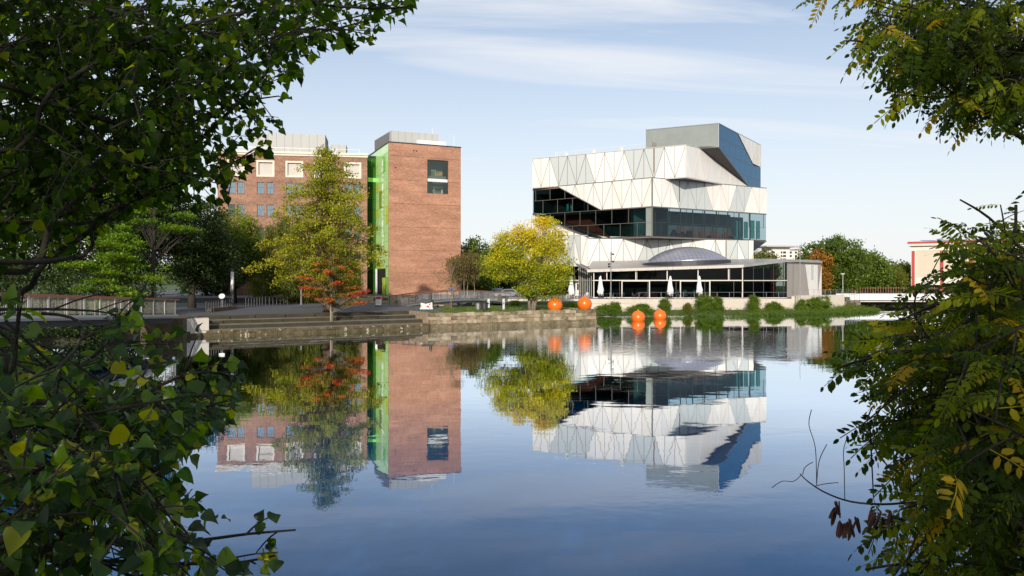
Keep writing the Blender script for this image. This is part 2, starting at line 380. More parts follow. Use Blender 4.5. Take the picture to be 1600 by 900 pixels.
def crusted(name, base, dark, pale, lo=.60, hi=.68, sc=2.3):
    m_, t, o_ = new_mat(name); p_ = node(t, 'ShaderNodeBsdfPrincipled'); p_.inputs['Roughness'].default_value = .95; L(t, p_.outputs[0], o_.inputs[0]); g_ = node(t, 'ShaderNodeNewGeometry')
    n1 = node(t, 'ShaderNodeTexNoise'); n1.inputs['Scale'].default_value = 1.7; n1.inputs['Detail'].default_value = 8; n1.inputs['Roughness'].default_value = .7; L(t, g_.outputs['Position'], n1.inputs['Vector'])
    r1 = node(t, 'ShaderNodeMapRange'); r1.inputs[1].default_value = .36; r1.inputs[2].default_value = .64; L(t, n1.outputs['Fac'], r1.inputs[0])
    x1 = node(t, 'ShaderNodeMix', data_type='RGBA'); x1.inputs[6].default_value = rgb(base); x1.inputs[7].default_value = rgb(dark); L(t, r1.outputs[0], x1.inputs[0])
    n2 = node(t, 'ShaderNodeTexNoise'); n2.inputs['Scale'].default_value = sc; n2.inputs['Detail'].default_value = 5; n2.inputs['Roughness'].default_value = .6; n2.inputs['Distortion'].default_value = .6; L(t, g_.outputs['Position'], n2.inputs['Vector'])
    r2 = node(t, 'ShaderNodeMapRange'); r2.inputs[1].default_value = lo; r2.inputs[2].default_value = hi; L(t, n2.outputs['Fac'], r2.inputs[0])
    x2 = node(t, 'ShaderNodeMix', data_type='RGBA'); x2.inputs[7].default_value = rgb(pale); L(t, r2.outputs[0], x2.inputs[0]); L(t, x1.outputs[2], x2.inputs[6]); L(t, x2.outputs[2], p_.inputs['Base Color'])
    b_ = node(t, 'ShaderNodeBump'); b_.inputs['Strength'].default_value = .8; b_.inputs['Distance'].default_value = .06; L(t, n1.outputs['Fac'], b_.inputs['Height']); L(t, b_.outputs[0], p_.inputs['Normal'])
    return m_
m_crust = crusted('crusted_stone', (.15, .115, .06), (.06, .05, .02), (.52, .45, .30))
m_stone4 = crusted('weathered_sandstone', (.34, .265, .165), (.17, .13, .07), (.55, .47, .34), .62, .75, 3.0)
m_stone5 = crusted('weathered_sandstone_dark', (.26, .20, .115), (.11, .088, .042), (.46, .38, .26), .60, .74, 2.6)
m_limew = M('lime_crust', (0.62, 0.56, 0.40), 0.95, var=0.5, vscale=6, c2=(0.40, 0.34, 0.2), bump=0.6, bscale=10)
# far land to the horizon (behind both banks)
sheet('far_ground', [(-3000, 97), (-60, 97), (-46, 94), (-12.5, 94), (-12.5, 101), (10, 101), (10, 108), (50.5, 119), (56.3, 127.8), (57, 136), (3000, 136), (3000, 4000), (-3000, 4000)], 1.68, m_grass, skirt=-1)
b = MB()
b.poly([(-700, 97.5), (-700, 25), (-62, 38), (-46, 46), (-37, 55), (-31.6, 60), (-30.4, 64), (-33, 72), (-46.5, 92), (-46.5, 97.5)], -1, [1.5, 1.3, 0.9, 0.35, 0.25, 0.3, 1.0, 1.45, 1.55, 1.6], bottom=False)
o = b.build('left_bank', m_soil); o['kind'] = 'structure'
b = MB()   # plaza: one gently rising sheet from the steps to the lawn
N = 14
qa = [Q(-1.2 + 24.0 * i / N, 4.2 + 1.6 * i / N) for i in range(N + 1)]
qb = [Vector((-46 + (-12.0 + 46) * i / N, 94.5, 0)) for i in range(N + 1)]
for i in range(N):
    for j in range(6):
        def g_(i_, j_):
            p = qa[i_].lerp(qb[i_], j_ / 6); return (p.x, p.y, 1.50 + 0.20 * j_ / 6)
        b.face([g_(i, j), g_(i + 1, j), g_(i + 1, j + 1), g_(i, j + 1)])
o = b.build('plaza', m_asph); o['kind'] = 'structure'
# right-hand end of the plaza sheet and the path to the footbridge
b = MB(); e0 = Q(22.8, 5.8); e1 = Q(22.8, 9.5)
b.poly([(e0.x - .5, e0.y), (-6.9, 79.2), (-8.6, 88), (-12.0, 94.5), (-16, 94.4)], -1, [1.495, 1.45, 1.55, 1.69, 1.69], bottom=False)
o = b.build('path', m_asph); o['kind'] = 'structure'
# grass peninsula behind the quay wall
sheet('quay_lawn', [tuple(Q(22.9, 0.5)[:2]), tuple(Q(42.0, 0.5)[:2]), (9.0, 86), (9.4, 101.5), (-12.4, 101.5), (-12.4, 94), (-8.6, 87.9), (-7.2, 79)], 1.36, m_grass, skirt=-1)
# raised ground the brick buildings stand on
sheet('building_ground', [(-70, 99.2), (-5.5, 99.2), (-3, 160), (-70, 160)], 2.31, m_asph, skirt=1.0)
# museum terrace
TZ = 1.9
b = MB().mat(m_paving)
b.poly([(9.5, 107.2), (39.6, 108.3), (41.2, 112.0), (50.4, 117.2), (53, 150), (-.5, 150), (-.5, 106.7)], 0.2, TZ, bottom=False)
o = b.build('terrace', m_paving); o['kind'] = 'structure'
b = MB(); b.poly([(9.6, 95.5), (30, 97.5), (44, 103.5), (52.5, 110.5), (53.2, 114.5), (39, 108.6), (9.6, 107.5)], -0.6, [-.12, -.12, -.12, -.12, 0.3, 0.45, 0.45], bottom=False)
o = b.build('terrace_bank', m_soil); o['kind'] = 'structure'
# near bank under and behind the camera
b = MB()
pr = [(9.0, -0.4), (6.2, 0.6), (3.4, 2.4), (1.2, 3.15), (-8, 3.35), (-90, 3.6)]
xs = [-200, -60, -30, -14, -8, -4, 0, 4, 8, 14, 30, 60, 200]
for i in range(len(xs) - 1):
    for j in range(len(pr) - 1):
        q = []
        for (x, (y, z)) in ((xs[i], pr[j]), (xs[i + 1], pr[j]), (xs[i + 1], pr[j + 1]), (xs[i], pr[j + 1])):
            q.append((x, y + (0.4 * math.sin(x * 0.9) if j < 3 else 0), z))
        b.face(q)
o = b.build('near_bank', m_soil, smooth=True); o['kind'] = 'structure'

# ------------------------------------------------------------------ museum
def panels(f, poly, s0, w, n, z0, z1, first, greys, parent, nm='panel', g=0.042, matw=None, matg=None, n0=0.03, n1=0.10):
    """cells of width w, each split by one diagonal; first='\\' or '/'; greys = set of (cell, 'u' or 'l')"""
    for i in range(n):
        a, c = s0 + i * w, s0 + (i + 1) * w
        back = (first == '\\') == (i % 2 == 0)
        # in picture order the face may run right-to-left; 'back' refers to the order of s
        if back: tri = {'u': [(a, z1), (c, z0), (c, z1)], 'l': [(a, z1), (a, z0), (c, z0)]}
        else: tri = {'u': [(a, z0), (c, z1), (a, z1)], 'l': [(a, z0), (c, z0), (c, z1)]}
        for k, T in tri.items():
            if area(T) < 0: T = T[::-1]
            P = clip_poly(T, T, g)
            if len(P) >= 3: P = clip_poly(P, poly, g)
            if len(P) < 3 or abs(area(P)) < 0.02: continue
            mb = MB(); slab(mb, f, P, n0, n1 + R.uniform(-.006, .006))
            mb.build(nm, (matg or m_grey) if (i, k) in greys else (matw or R.choice(m_whites)), parent)
def panes(f, poly, zs, w, s_lo, s_hi, offs, mat, fmat, parent, g=0.035, n=0.0, proud=0.05, nm='glass_pane', mats=None, frame_w=0.07):
    fr_ = MB()
    for j in range(len(zs) - 1):
        s = s_lo + offs[j % len(offs)] - w
        while s < s_hi:
            C = rect(max(s, s_lo), min(s + w, s_hi), zs[j], zs[j + 1]) if s + w > s_lo else None
            if C and C[1][0] - C[0][0] > 0.05:
                P = clip_poly(clip_poly(C, C, g) or C, poly, g)
                if len(P) >= 3 and abs(area(P)) > 0.05:
                    mb = MB(); slab(mb, f, P, n - 0.03, n); mb.build(nm, (mats(j, s) if mats else mat), parent)
                if s > s_lo + .02:
                    P = clip_poly(rect(s - frame_w / 2, s + frame_w / 2, zs[j], zs[j + 1]), poly)
                    if len(P) >= 3: slab(fr_, f, P, n - 0.10, n + proud)
            s += w
        P = clip_poly(rect(s_lo, s_hi, zs[j] - frame_w / 2, zs[j] + frame_w / 2), poly)
        if len(P) >= 3: slab(fr_, f, P, n - 0.10, n + proud + 0.004)
    if fr_.v: return fr_.build('mullions', fmat, parent)
mus = thing('museum_building', 'white and glass museum of stacked twisted storeys behind the waterside terrace', 'museum', (23.0, 134.0, TZ))
# --- plan: each storey is a polygon twisted against the one below
c3 = (23.03, 126.0); f3l = Face(c3, vpdir(-690)); f3r = Face(c3, vpdir(2700))
Z3B, Z3M, Z3T = 11.5, 16.6, 21.3
s3L = f3l.s_of(832.2); s3R = f3r.s_of(1197.3)
c4 = (28.4, 125.6); f4l = Face(c4, vpdir(-1165)); f4r = Face(c4, vpdir(1920)); Z4T = 26.6; Z4B = Z3T + 0.03
s4L = f4l.s_of(832.2)
PA = f4r.sz(1092.6, 231.3); PC = f4r.sz(1168.4, 291.2)
C_xy = f4r.xy(PC[0]); d5 = vpdir(1583)
tmp = Face(C_xy, d5); sB = tmp.s_of(1122.7); c5 = tmp.xy(sB); f5r = Face(c5, d5); f5l = Face(c5, vpdir(-1490)); Z5B, Z5T = Z4T + 0.02, 30.55
s5R = f5r.s_of(1188.5); s5L = f5l.s_of(1009.0); s5C = -sB
# level 4 (upper white storey)
b = MB().mat(m_joint)
e4 = f4r.xy(PC[0] + 1.0); l4 = f4l.xy(s4L)
l4b = (l4[0] + 8, l4[1] + 20); 
lev4 = MB().mat(m_joint)
aT = f4r.xy(PA[0])
lev4.poly([l4, c4, aT, e4, (e4[0] - 4, e4[1] + 14), l4b], Z4B, [Z4T, Z4T, Z4T, PC[1] - .2, PC[1] - .2, Z4T])
st4 = lev4.build('upper_storey', None, mus)
wd = s4L / 16
P4 = rect(0, s4L, Z4B, Z4T)
def gset(*spec):
    out = set()
    for i0, k0, i1, k1 in spec:
        out.add((i0, k0)); out.add((i1, k1))
        for i in range(i0 + 1, i1): out |= {(i, 'u'), (i, 'l')}
    return out
# f4l runs right-to-left from the corner: picture cell p is cell 15-p here
g4 = gset((15 - 6, 'l', 15 - 2, 'u'), (15 - 13, 'u', 15 - 10, 'u'))
panels(f4l, P4, 0, wd, 16, Z4B, Z4T, '\\', g4, st4)
P4r = [(0, Z4B), (PC[0], PC[1] - .5), (PC[0], PC[1]), (PA[0], Z4T), (0, Z4T)]
P4r = [(0, Z4B), (PC[0] + .6, Z4B), (PC[0], PC[1]), (PA[0], Z4T), (0, Z4T)]
panels(f4r, P4r, 0, 2.12, 12, Z4B, Z4T, '\\', set(), st4)
b = MB(); slab(b, f4l, rect(3 * wd - 0.11, 3 * wd + 0.11, Z4B + 1.1, Z4T - .05), 0.05, 0.13); b.build('slot_window', m_copper, st4)
b = MB()
for f, s1 in ((f4l, s4L), (f4r, PA[0])): slab(b, f, rect(0.0, s1, Z4T + .0, Z4T + .10), -0.2, 0.13)
slab(b, f4l, rect(0.0, s4L, Z4B - .10, Z4B - .005), -0.2, 0.12); slab(b, f4r, rect(0, PC[0], Z4B - .10, Z4B - .005), -0.2, 0.12)
b.build('edge_trim', m_framel, st4)
b = MB(); b.beam(f4l.pt(0.03, Z4B, .06), f4l.pt(0.03, Z4T, .06), 0.16); b.build('corner_trim', m_framel, st4)
# level 5 (rooftop glass box with slanted underside)
bx5 = MB().mat(m_dark)
l5 = f5l.xy(s5L, -0.15); r5 = f5r.xy(s5R, -0.15); c5i = Vector(c5) + (f5l.n + f5r.n) * -0.12
bx5.poly([l5, tuple(c5i), r5, (r5[0] - 12, r5[1] + 8), (l5[0] + 4, l5[1] + 16)], [Z5B + .05, Z5B + .05, Z4B, Z4B, Z5B], Z5T - .05)
st5 = bx5.build('rooftop_storey', None, mus)
z5m = Z5B + (Z5T - Z5B) * 0.52
panes(f5l, rect(0, s5L, Z5B, Z5T), [Z5B, z5m, Z5T], 4.55, 0, s5L, [3.9, 1.9], m_greyglass, m_steel, st5, g=0.02, frame_w=0.045, proud=0.008, nm='glass_panel')
zC = PC[1]
W1 = f5r.sz(1152.5, 208.8); W2 = f5r.sz(1177.0, 258.2); W3 = f5r.sz(1188.5, 261.5)
Pbl = [(0, Z5B), (s5C, zC), (s5R, Z4B), (s5R, W3[1]), (W2[0], W2[1]), (W1[0], Z5T), (0, Z5T)]
def convex_bits():   # the blue glass is an L: two convex pieces
    return ([(0, Z5B), (s5C, zC), (W2[0], W2[1]), (W1[0], Z5T), (0, Z5T)], [(s5C, zC), (s5C + .01, Z4B), (s5R, Z4B), (s5R, W3[1]), (W2[0], W2[1])])
rows5 = [Z4B + (Z5T - Z4B) * k / 4 for k in range(5)]
for pc in convex_bits():
    panes(f5r, pc, rows5, 3.3, 0, s5R, [3.3, 1.9, 2.6, 1.2], m_glassb, m_framed, st5, g=0.02, frame_w=0.06, proud=0.02)
Pw = [(W1[0], Z5T), (W2[0], W2[1]), (s5R, W3[1]), (s5R, Z5T)]
panels(f5r, Pw, W1[0], 2.7, 6, W3[1], Z5T, '\\', set(), st5)
b = MB()
slab(b, f5l, rect(0, s5L, Z5T + .002, Z5T + .12), -0.25, 0.06); slab(b, f5r, rect(0.07, s5R, Z5T + .002, Z5T + .12), -0.25, 0.06)
b.beam(f5l.pt(0.0, Z5B, .03), f5l.pt(0.0, Z5T, .03), 0.10); b.build('edge_trim', m_steel, st5)
b = MB()
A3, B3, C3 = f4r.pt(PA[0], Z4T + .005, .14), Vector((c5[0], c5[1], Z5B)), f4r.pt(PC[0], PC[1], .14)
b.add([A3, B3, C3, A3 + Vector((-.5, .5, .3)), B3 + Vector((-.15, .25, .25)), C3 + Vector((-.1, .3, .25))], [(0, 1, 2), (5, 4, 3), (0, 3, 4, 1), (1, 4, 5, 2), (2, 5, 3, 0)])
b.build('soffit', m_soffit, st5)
b = MB(); b.beam(B3 + Vector((0, -.04, 0)), C3, 0.12); b.beam(A3, B3 + Vector((0, -.04, 0)), 0.10); b.beam(A3, C3, .12); b.build('soffit_trim', m_framed, st5)
# level 3 (white band over dark glass)
lev3 = MB()
l3 = f3l.xy(s3L); r3 = f3r.xy(s3R); bk = [(r3[0] - 3, r3[1] + 12), (l3[0] + 10, l3[1] + 16)]
lev3.mat(m_joint).poly([l3, c3, r3] + bk, Z3T - 0.35, Z3T)
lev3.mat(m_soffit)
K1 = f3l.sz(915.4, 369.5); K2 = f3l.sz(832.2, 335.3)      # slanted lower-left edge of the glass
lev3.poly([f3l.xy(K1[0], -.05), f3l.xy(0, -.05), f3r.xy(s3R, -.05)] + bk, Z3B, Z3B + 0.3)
a_, b_ = f3l.pt(K1[0], K1[1], -.05), f3l.pt(K2[0], K2[1], -.05)
off_ = Vector((4, 9, 0)); lev3.add([a_, b_, b_ + off_, a_ + off_, a_ + Vector((0, 0, .3)), b_ + Vector((0, 0, .3)), b_ + off_ + Vector((0, 0, .3)), a_ + off_ + Vector((0, 0, .3))], [(3, 2, 1, 0), (4, 5, 6, 7), (0, 1, 5, 4), (1, 2, 6, 5), (2, 3, 7, 6), (3, 0, 4, 7)])
st3 = lev3.build('glazed_storey', None, mus)
H1 = f3l.sz(871.3, 291.2); H2 = f3l.sz(938.6, 327.9)       # slanted joint between glass and white band
PW = [(0, Z3M), (H2[0], Z3M), (H1[0], Z3T), (0, Z3T)]
PG1 = [(0, K1[1]), (K1[0], K1[1]), (H2[0], Z3M), (0, Z3M)]
K1z = K1[1]
PG = [[(0, Z3B), (K1[0], K1z), (H2[0], Z3M), (0, Z3M)], [(K1[0], K1z), (s3L, K2[1]), (s3L, Z3T), (H1[0], Z3T), (H2[0], Z3M)]]
b = MB(); slab(b, f3l, PW, -0.35, 0.0); slab(b, f3r, rect(0, s3R, Z3M, Z3T), -0.35, 0.0); b.build('band_wall', m_joint, st3)
w3 = f3l.s_of(1001.3)
panels(f3l, PW, 0, (f3l.s_of(885) - 0) / 9.0, 14, Z3M, Z3T, '\\', set(), st3)
g3 = gset((2, 'u', 6, 'l'), (9, 'l', 11, 'u'))
panels(f3r, rect(0, s3R, Z3M, Z3T), 0, s3R / 14, 14, Z3M, Z3T, '\\', g3, st3)
b = MB(); slab(b, f3r, rect(3 * s3R / 14 - 0.11, 3 * s3R / 14 + 0.11, Z3M + 1.1, Z3T - .05), 0.05, 0.13); b.build('slot_window', m_copper, st3)
b = MB(); slab(b, f3l, rect(0.02, H2[0], Z3M - .13, Z3M - .01), -0.3, 0.13); slab(b, f3r, rect(0.02, s3R, Z3M - .13, Z3M - .01), -0.3, 0.13)
slab(b, f3l, rect(0.02, H1[0], Z3T + .0, Z3T + .09), -0.3, 0.13); slab(b, f3r, rect(0.02, s3R, Z3T + .0, Z3T + .09), -0.3, 0.13)
b.beam(f3l.pt(H1[0], Z3T, .06), f3l.pt(H2[0], Z3M, .06), .14); b.beam(f3l.pt(K1[0], K1z, .02), f3l.pt(s3L, K2[1], .02), .16); b.beam(f3l.pt(0, Z3B + .05, .03), f3l.pt(0, Z3T, .07), .18)
slab(b, f3l, rect(0.02, K1[0], Z3B - .02, Z3B + .14), -0.2, 0.10); slab(b, f3r, rect(0.02, s3R, Z3B - .02, Z3B + .14), -0.2, 0.10)
b.build('edge_trim', m_frame, st3)
rows3 = [Z3B + .1, 14.05, Z3M - .05, 19.0, Z3T]
for pc in PG: panes(f3l, pc, rows3, 3.25, 1.25, s3L, [1.6, 3.25], m_glass, m_frame, st3, g=0.02, n=-0.06, frame_w=0.06)
panes(f3l, rect(0, 1.25, Z3B, Z3M), [Z3B + .1, 14.05, Z3M - .05], 1.25, 0, 1.25, [1.25], m_greyglass, m_steel, st3, g=0.02, n=-.06, frame_w=0.04)
panes(f3r, rect(0, s3R, Z3B, Z3M), [Z3B + .1, 14.05, Z3M - .05], 3.9, 0, s3R, [2.0, 3.9], m_glassr, m_framed, st3, g=0.012, n=-0.05, frame_w=0.03, proud=0.0)
# inside of the glazed storey: back walls, mid floor, red stair run, teal daylight screen at the far end
b = MB()
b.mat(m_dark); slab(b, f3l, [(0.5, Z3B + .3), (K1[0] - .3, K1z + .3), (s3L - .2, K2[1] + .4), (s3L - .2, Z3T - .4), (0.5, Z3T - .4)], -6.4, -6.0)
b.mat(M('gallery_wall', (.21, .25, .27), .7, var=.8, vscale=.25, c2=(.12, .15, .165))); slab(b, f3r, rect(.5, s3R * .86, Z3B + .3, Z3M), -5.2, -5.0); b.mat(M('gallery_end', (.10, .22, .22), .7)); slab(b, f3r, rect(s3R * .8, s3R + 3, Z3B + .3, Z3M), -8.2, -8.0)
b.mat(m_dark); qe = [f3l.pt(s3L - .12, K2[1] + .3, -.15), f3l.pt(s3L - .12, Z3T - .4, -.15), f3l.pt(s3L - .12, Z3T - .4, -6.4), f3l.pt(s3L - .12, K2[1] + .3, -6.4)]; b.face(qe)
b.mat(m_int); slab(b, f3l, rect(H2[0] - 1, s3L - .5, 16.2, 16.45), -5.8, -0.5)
b.mat(m_red); R1 = f3l.sz(842, 336); R2 = f3l.sz(893, 330); R3 = f3l.sz(941, 372); R4 = f3l.sz(919, 369)
slab(b, f3l, [(R1[0], R1[1] + .1), (R4[0], K1z + .35), (R3[0], Z3B + .35), (R2[0] - 1.0, 16.1), (R1[0], 16.1)], -3.0, -2.8)
for k in range(5): b.mat(M('gallery_red', (.42, .13, .10), .7)); slab(b, f3r, rect(9.5 + k * 2.9, 11.6 + k * 2.9, Z3B + .3, 13.7 - .1 * k), -4.2, -4.0)
for x_, w_, h_ in ((5.6, 1.5, 1.1), (7.3, 1.7, .9), (9.2, 1.6, 1.25), (14.2, 1.0, .5), (19.4, 1.6, .55)):
    b.mat(m_black); slab(b, f3r, [(x_ + w_ * (.5 + .5 * math.cos(a_)) , Z3B + .3 + h_ * max(0, math.sin(a_)) * (1 + .18 * math.sin(5 * a_ + x_))) for a_ in [j * math.pi / 9 for j in range(10)]], -1.8, -1.3)
b.mat(m_int)
for k in range(9): b.beam(f3r.pt(1.5 + 2.9 * k, Z3B + .3, -1.0), f3r.pt(1.5 + 2.9 * k, Z3M, -1.0), .16)
b.mat(m_int)
for dz in (0.1, .45, .8): b.beam(f3l.pt(R2[0] - 1, 16.1 + dz, -2.5), f3l.pt(R3[0] - 2.2, Z3B + .5 + dz, -2.5), .06)
b.mat(m_teal)
for s_ in (15, 15.7, 18.5, 19.4): slab(b, f3l, rect(s_, s_ + R.uniform(.25, .6), 17.2, 18.5), -4.0, -3.9)
for s_ in (s3R - 6.2, s3R - 4.2, s3R - 2.4, s3R - .9): slab(b, f3r, rect(s_, s_ + 1.0, Z3B + .6, Z3B + R.uniform(2.6, 4.3)), -1.6, -1.5)
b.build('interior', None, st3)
# dark slanted flank under the right-hand end
b = MB(); E1 = f3r.pt(s3R, Z3B, -.05); E2 = px(1177.3, 376, 134.6); E3 = px(1177.6, 393, 134.8)
b.add([E1, E2, E3, E1 + Vector((-2, 6, 0)), E2 + Vector((-2, 6, 0)), E3 + Vector((-2, 6, 0))], [(0, 2, 1), (3, 4, 5), (0, 3, 5, 2), (2, 5, 4, 1), (1, 4, 3, 0)]); b.build('slanted_underside', m_black, st3)
# base storey
cA = px(918, 370, 128.4); f1 = Face((cA.x, cA.y), Vector((15.03, 3.1))); s1R = f1.s_of(1177.2); Z1T, Z1B = 11.46, 6.8
f1l = Face((cA.x, cA.y), (-0.76, 0.65)); s1L = f1l.s_of(819)
T0 = f1l.sz(917, 370.8); T1 = f1l.sz(841, 342.5); T2 = f1l.sz(819, 343.5)
b = MB().mat(m_joint)
p0, p1 = f1.xy(0, -.02), f1.xy(s1R, -.02); pL = f1l.xy(s1L, -.02)
b.poly([p0, p1, (p1[0] - 3, p1[1] + 14), (p0[0] + 3, p0[1] + 16)], Z1B, Z1T)
slab(b, f1l, [(0, Z1B), (s1L, Z1B), (s1L, T2[1]), (T1[0], T1[1]), (0, T0[1])], -.4, -.02)
st1 = b.build('base_storey', None, mus)
w1 = f1.s_of(936.7)
panels(f1, rect(0, s1R, Z1B, Z1T), 0, w1, 16, Z1B, Z1T, '/', gset((4, 'l', 7, 'u'), (11, 'l', 13, 'u')), st1)
PL_ = [(0, Z1B), (s1L, Z1B), (s1L, T2[1]), (T1[0], T1[1]), (0, T0[1])]
panels(f1l, PL_, 0, 1.35, 12, Z1B, 12.0, '\\', gset((1, 'u', 3, 'l')), st1, matg=m_grey)
panels(f1l, PL_, 0, 1.35, 12, 12.04, 16.2, '/', set(), st1)
b = MB(); slab(b, f1, rect(s1R * .823, s1R * .823 + .2, Z1B + 1, Z1T - .1), .05, .13); b.build('slot_window', m_copper, st1)
b = MB(); b.beam(f1.pt(0, Z1B, .04), f1.pt(0, Z1T, .04), .2); slab(b, f1l, rect(0, s1L, 11.92, 12.04), 0, .09); b.build('edge_trim', m_framel, st1)
# ground-floor entrance glazing left of the pavilion
b = MB(); slab(b, f1l, rect(0, s1L, TZ, Z1B - .01), -1.2, -1.0); slab(b, f1, rect(0, s1R, TZ, Z1B - .01), -1.2, -1.0); eg = b.build('entrance_wall', m_dark, mus)
panes(f1l, rect(0, s1L, TZ, Z1B), [TZ + .05, 4.5, Z1B], 2.7, 0, s1L, [2.7], m_glassp, m_frame, eg, g=.02)
b = MB(); dr = f1l.s_of(907.5); slab(b, f1l, rect(dr - .15, dr + 1.05, TZ, TZ + 2.35), .02, .10); do = b.build('entrance_door', m_canvas, eg)
b = MB(); slab(b, f1l, rect(dr + .2, dr + .7, TZ + .95, TZ + 2.0), .105, .12); b.build('door_pane', m_dark, eg)
b = MB(); slab(b, f1l, rect(-.2, 9, 4.35, 4.55), .02, 1.0); b.build('canopy', m_framel, eg)
# rooftop kit
b = MB()
for uu in (880, 923, 966.5): q = f4l.s_of(uu); b.box(f4l.pt(q, Z4T + .42, -1.2), (.45, .45, .75), rz=.5)
b.build('roof_vent', m_canvas, st4)
b = MB(); q0, q1 = f4l.s_of(864), f4l.s_of(1003)
b.beam(f4l.pt(q0, Z4T + .95, -1.0), f4l.pt(q1, Z4T + 1.05, -1.0), .035); b.beam(f4l.pt(q0, Z4T + .95, -1.0), f4l.pt(q0 - 1.0, Z4T + .1, -.6), .035); b.beam(f4l.pt(q0, Z4T + .1, -1.0), f4l.pt(q0, Z4T + .95, -1.0), .035)
b.build('roof_railing', m_canvas, st4)
b = MB(); b.add([f4l.pt(f4l.s_of(996), Z4T, -2), f4l.pt(f4l.s_of(1012), Z4T, -2), f4l.pt(f4l.s_of(1012), Z4T + 1.5, -2), f4l.pt(f4l.s_of(1012), Z4T, -6), f4l.pt(f4l.s_of(996), Z4T, -6), f4l.pt(f4l.s_of(1012), Z4T + 1.5, -6)], [(0, 1, 2), (3, 4, 5), (0, 2, 5, 4), (1, 3, 5, 2)]); b.build('roof_stair', m_roofm, st4)

# ------------------------------------------------------------------ waterside pavilion with glass fronts and dome
pav = thing('pavilion', 'low glass pavilion with slanted metal roof and lens dome beside the terrace', 'pavilion', (36, 114, TZ))
a0 = px(927, 465.5, 114.0); a1 = px(1161, 466.5, 110.8); a2 = px(1229.5, 466, 113.2); a3 = px(1283, 461, 124.0)
zt = [5.76, 6.42, 7.25, 7.28]
fA = Face(a0[:2], a1.xy - a0.xy); lA = (a1.xy - a0.xy).length; fB = Face(a1[:2], a2.xy - a1.xy); lB = (a2.xy - a1.xy).length; fC = Face(a2[:2], a3.xy - a2.xy); lC = (a3.xy - a2.xy).length
# interior first
b = MB().mat(m_dark); slab(b, fA, rect(.6, lA, TZ + .05, 5.4), -7.2, -7.0); slab(b, fB, rect(.0, lB + 2, TZ + .05, 6.3), -6.2, -6.0)
b.mat(m_int); b.poly([a0[:2], a1[:2], a2[:2], a3[:2], (45, 130), (14, 127)], TZ + .01, TZ + .03)
b.mat(m_red)
for s_ in (6.2, 7.4, 8.6, 15.8, 17.5): slab(b, fA, rect(s_, s_ + .8, TZ + .03, TZ + .8), -3.2, -2.4)
slab(b, fB, rect(lB - 1.3, lB - .4, TZ + .05, 6.6), -2.2, -2.0)
b.mat(m_teal)
for s_ in (12.3, 13.2, 14.6): slab(b, fA, rect(s_, s_ + .5, TZ + .3, TZ + 1.2), -1.8, -1.7)
b.build('interior', None, pav)
def ztop(f, l, za, zb): return [(0, TZ), (l, TZ), (l, zb), (0, za)]
PAf = ztop(fA, lA, zt[0], zt[1]); PBf = ztop(fB, lB, zt[1], zt[2])
b = MB(); b.mat(m_framel)
for f, l in ((fA, lA), (fB, lB)):
    slab(b, f, rect(.05, l - .05, 4.44, 4.56), -.1, .07); slab(b, f, rect(.05, l - .05, TZ + .0, TZ + .12), -.1, .06)
for k in (0.0, .093, .29, .50, .705, .905, 1.0):
    s_ = min(max(k * lA, .08), lA - .08); slab(b, fA, rect(s_ - .07, s_ + .07, 4.56 if 0 < k < 1 else TZ, zt[0] + (zt[1] - zt[0]) * k), -.1, .075)
for s_ in (.0855, .235, .46, .655, .9): pass
glf = b.build('glazing_frame', None, pav)
panes(fA, PAf, [4.56, 6.6], lA * .205, 0, lA, [lA * .093], m_glassp, m_framel, pav, g=.03, frame_w=.05, proud=0)
panes(fA, PAf, [TZ + .1, 4.44], lA * .19, 0, lA, [lA * .18], m_glassp, m_framed, pav, g=.02, frame_w=.04, proud=0)
panes(fB, PBf, [TZ + .1, 4.44, 7.4], 1.75, 0, lB, [1.75], m_glassp, m_framed, pav, g=.02, frame_w=.07, proud=.02)
for (ua, ub) in ((971, 1015.5), (1062, 1109.5)):     # two projecting door frames
    s0_, s1_ = fA.s_of(ua), fA.s_of(ub); b = MB()
    for r_ in (rect(s0_, s0_ + .16, TZ, 4.5), rect(s1_ - .16, s1_, TZ, 4.5), rect(s0_ + .16, s1_ - .16, 4.36, 4.5)): slab(b, fA, r_, -.05, .45)
    b.build('door_frame', m_framel, pav)
# end wall of folded panels
b = MB(); slab(b, fC, [(0, TZ), (lC, TZ), (lC, zt[3] - .02), (0, zt[2] - .02)], -.3, 0); cw = b.build('end_wall', m_joint, pav)
m_taupe = M('panel_taupe', (0.36, 0.325, 0.29), 0.5, var=.2, vscale=1)
panels(fC, [(0, TZ + .02), (lC, TZ + .02), (lC, zt[3] - .25), (0, zt[2] - .25)], 0, lC / 8, 8, TZ, 7.0, '\\', gset((4, 'u', 7, 'l')), cw, matw=m_taupe, matg=m_white)
b = MB(); slab(b, fC, rect(lC * .66, lC * .74, 4.6, 6.9), .09, .13); b.build('wall_slot', m_grey, cw)
b = MB(); slab(b, fC, rect(lC * .44, lC * .52, TZ, 3.9), .10, .125); b.build('service_door', m_taupe, cw)
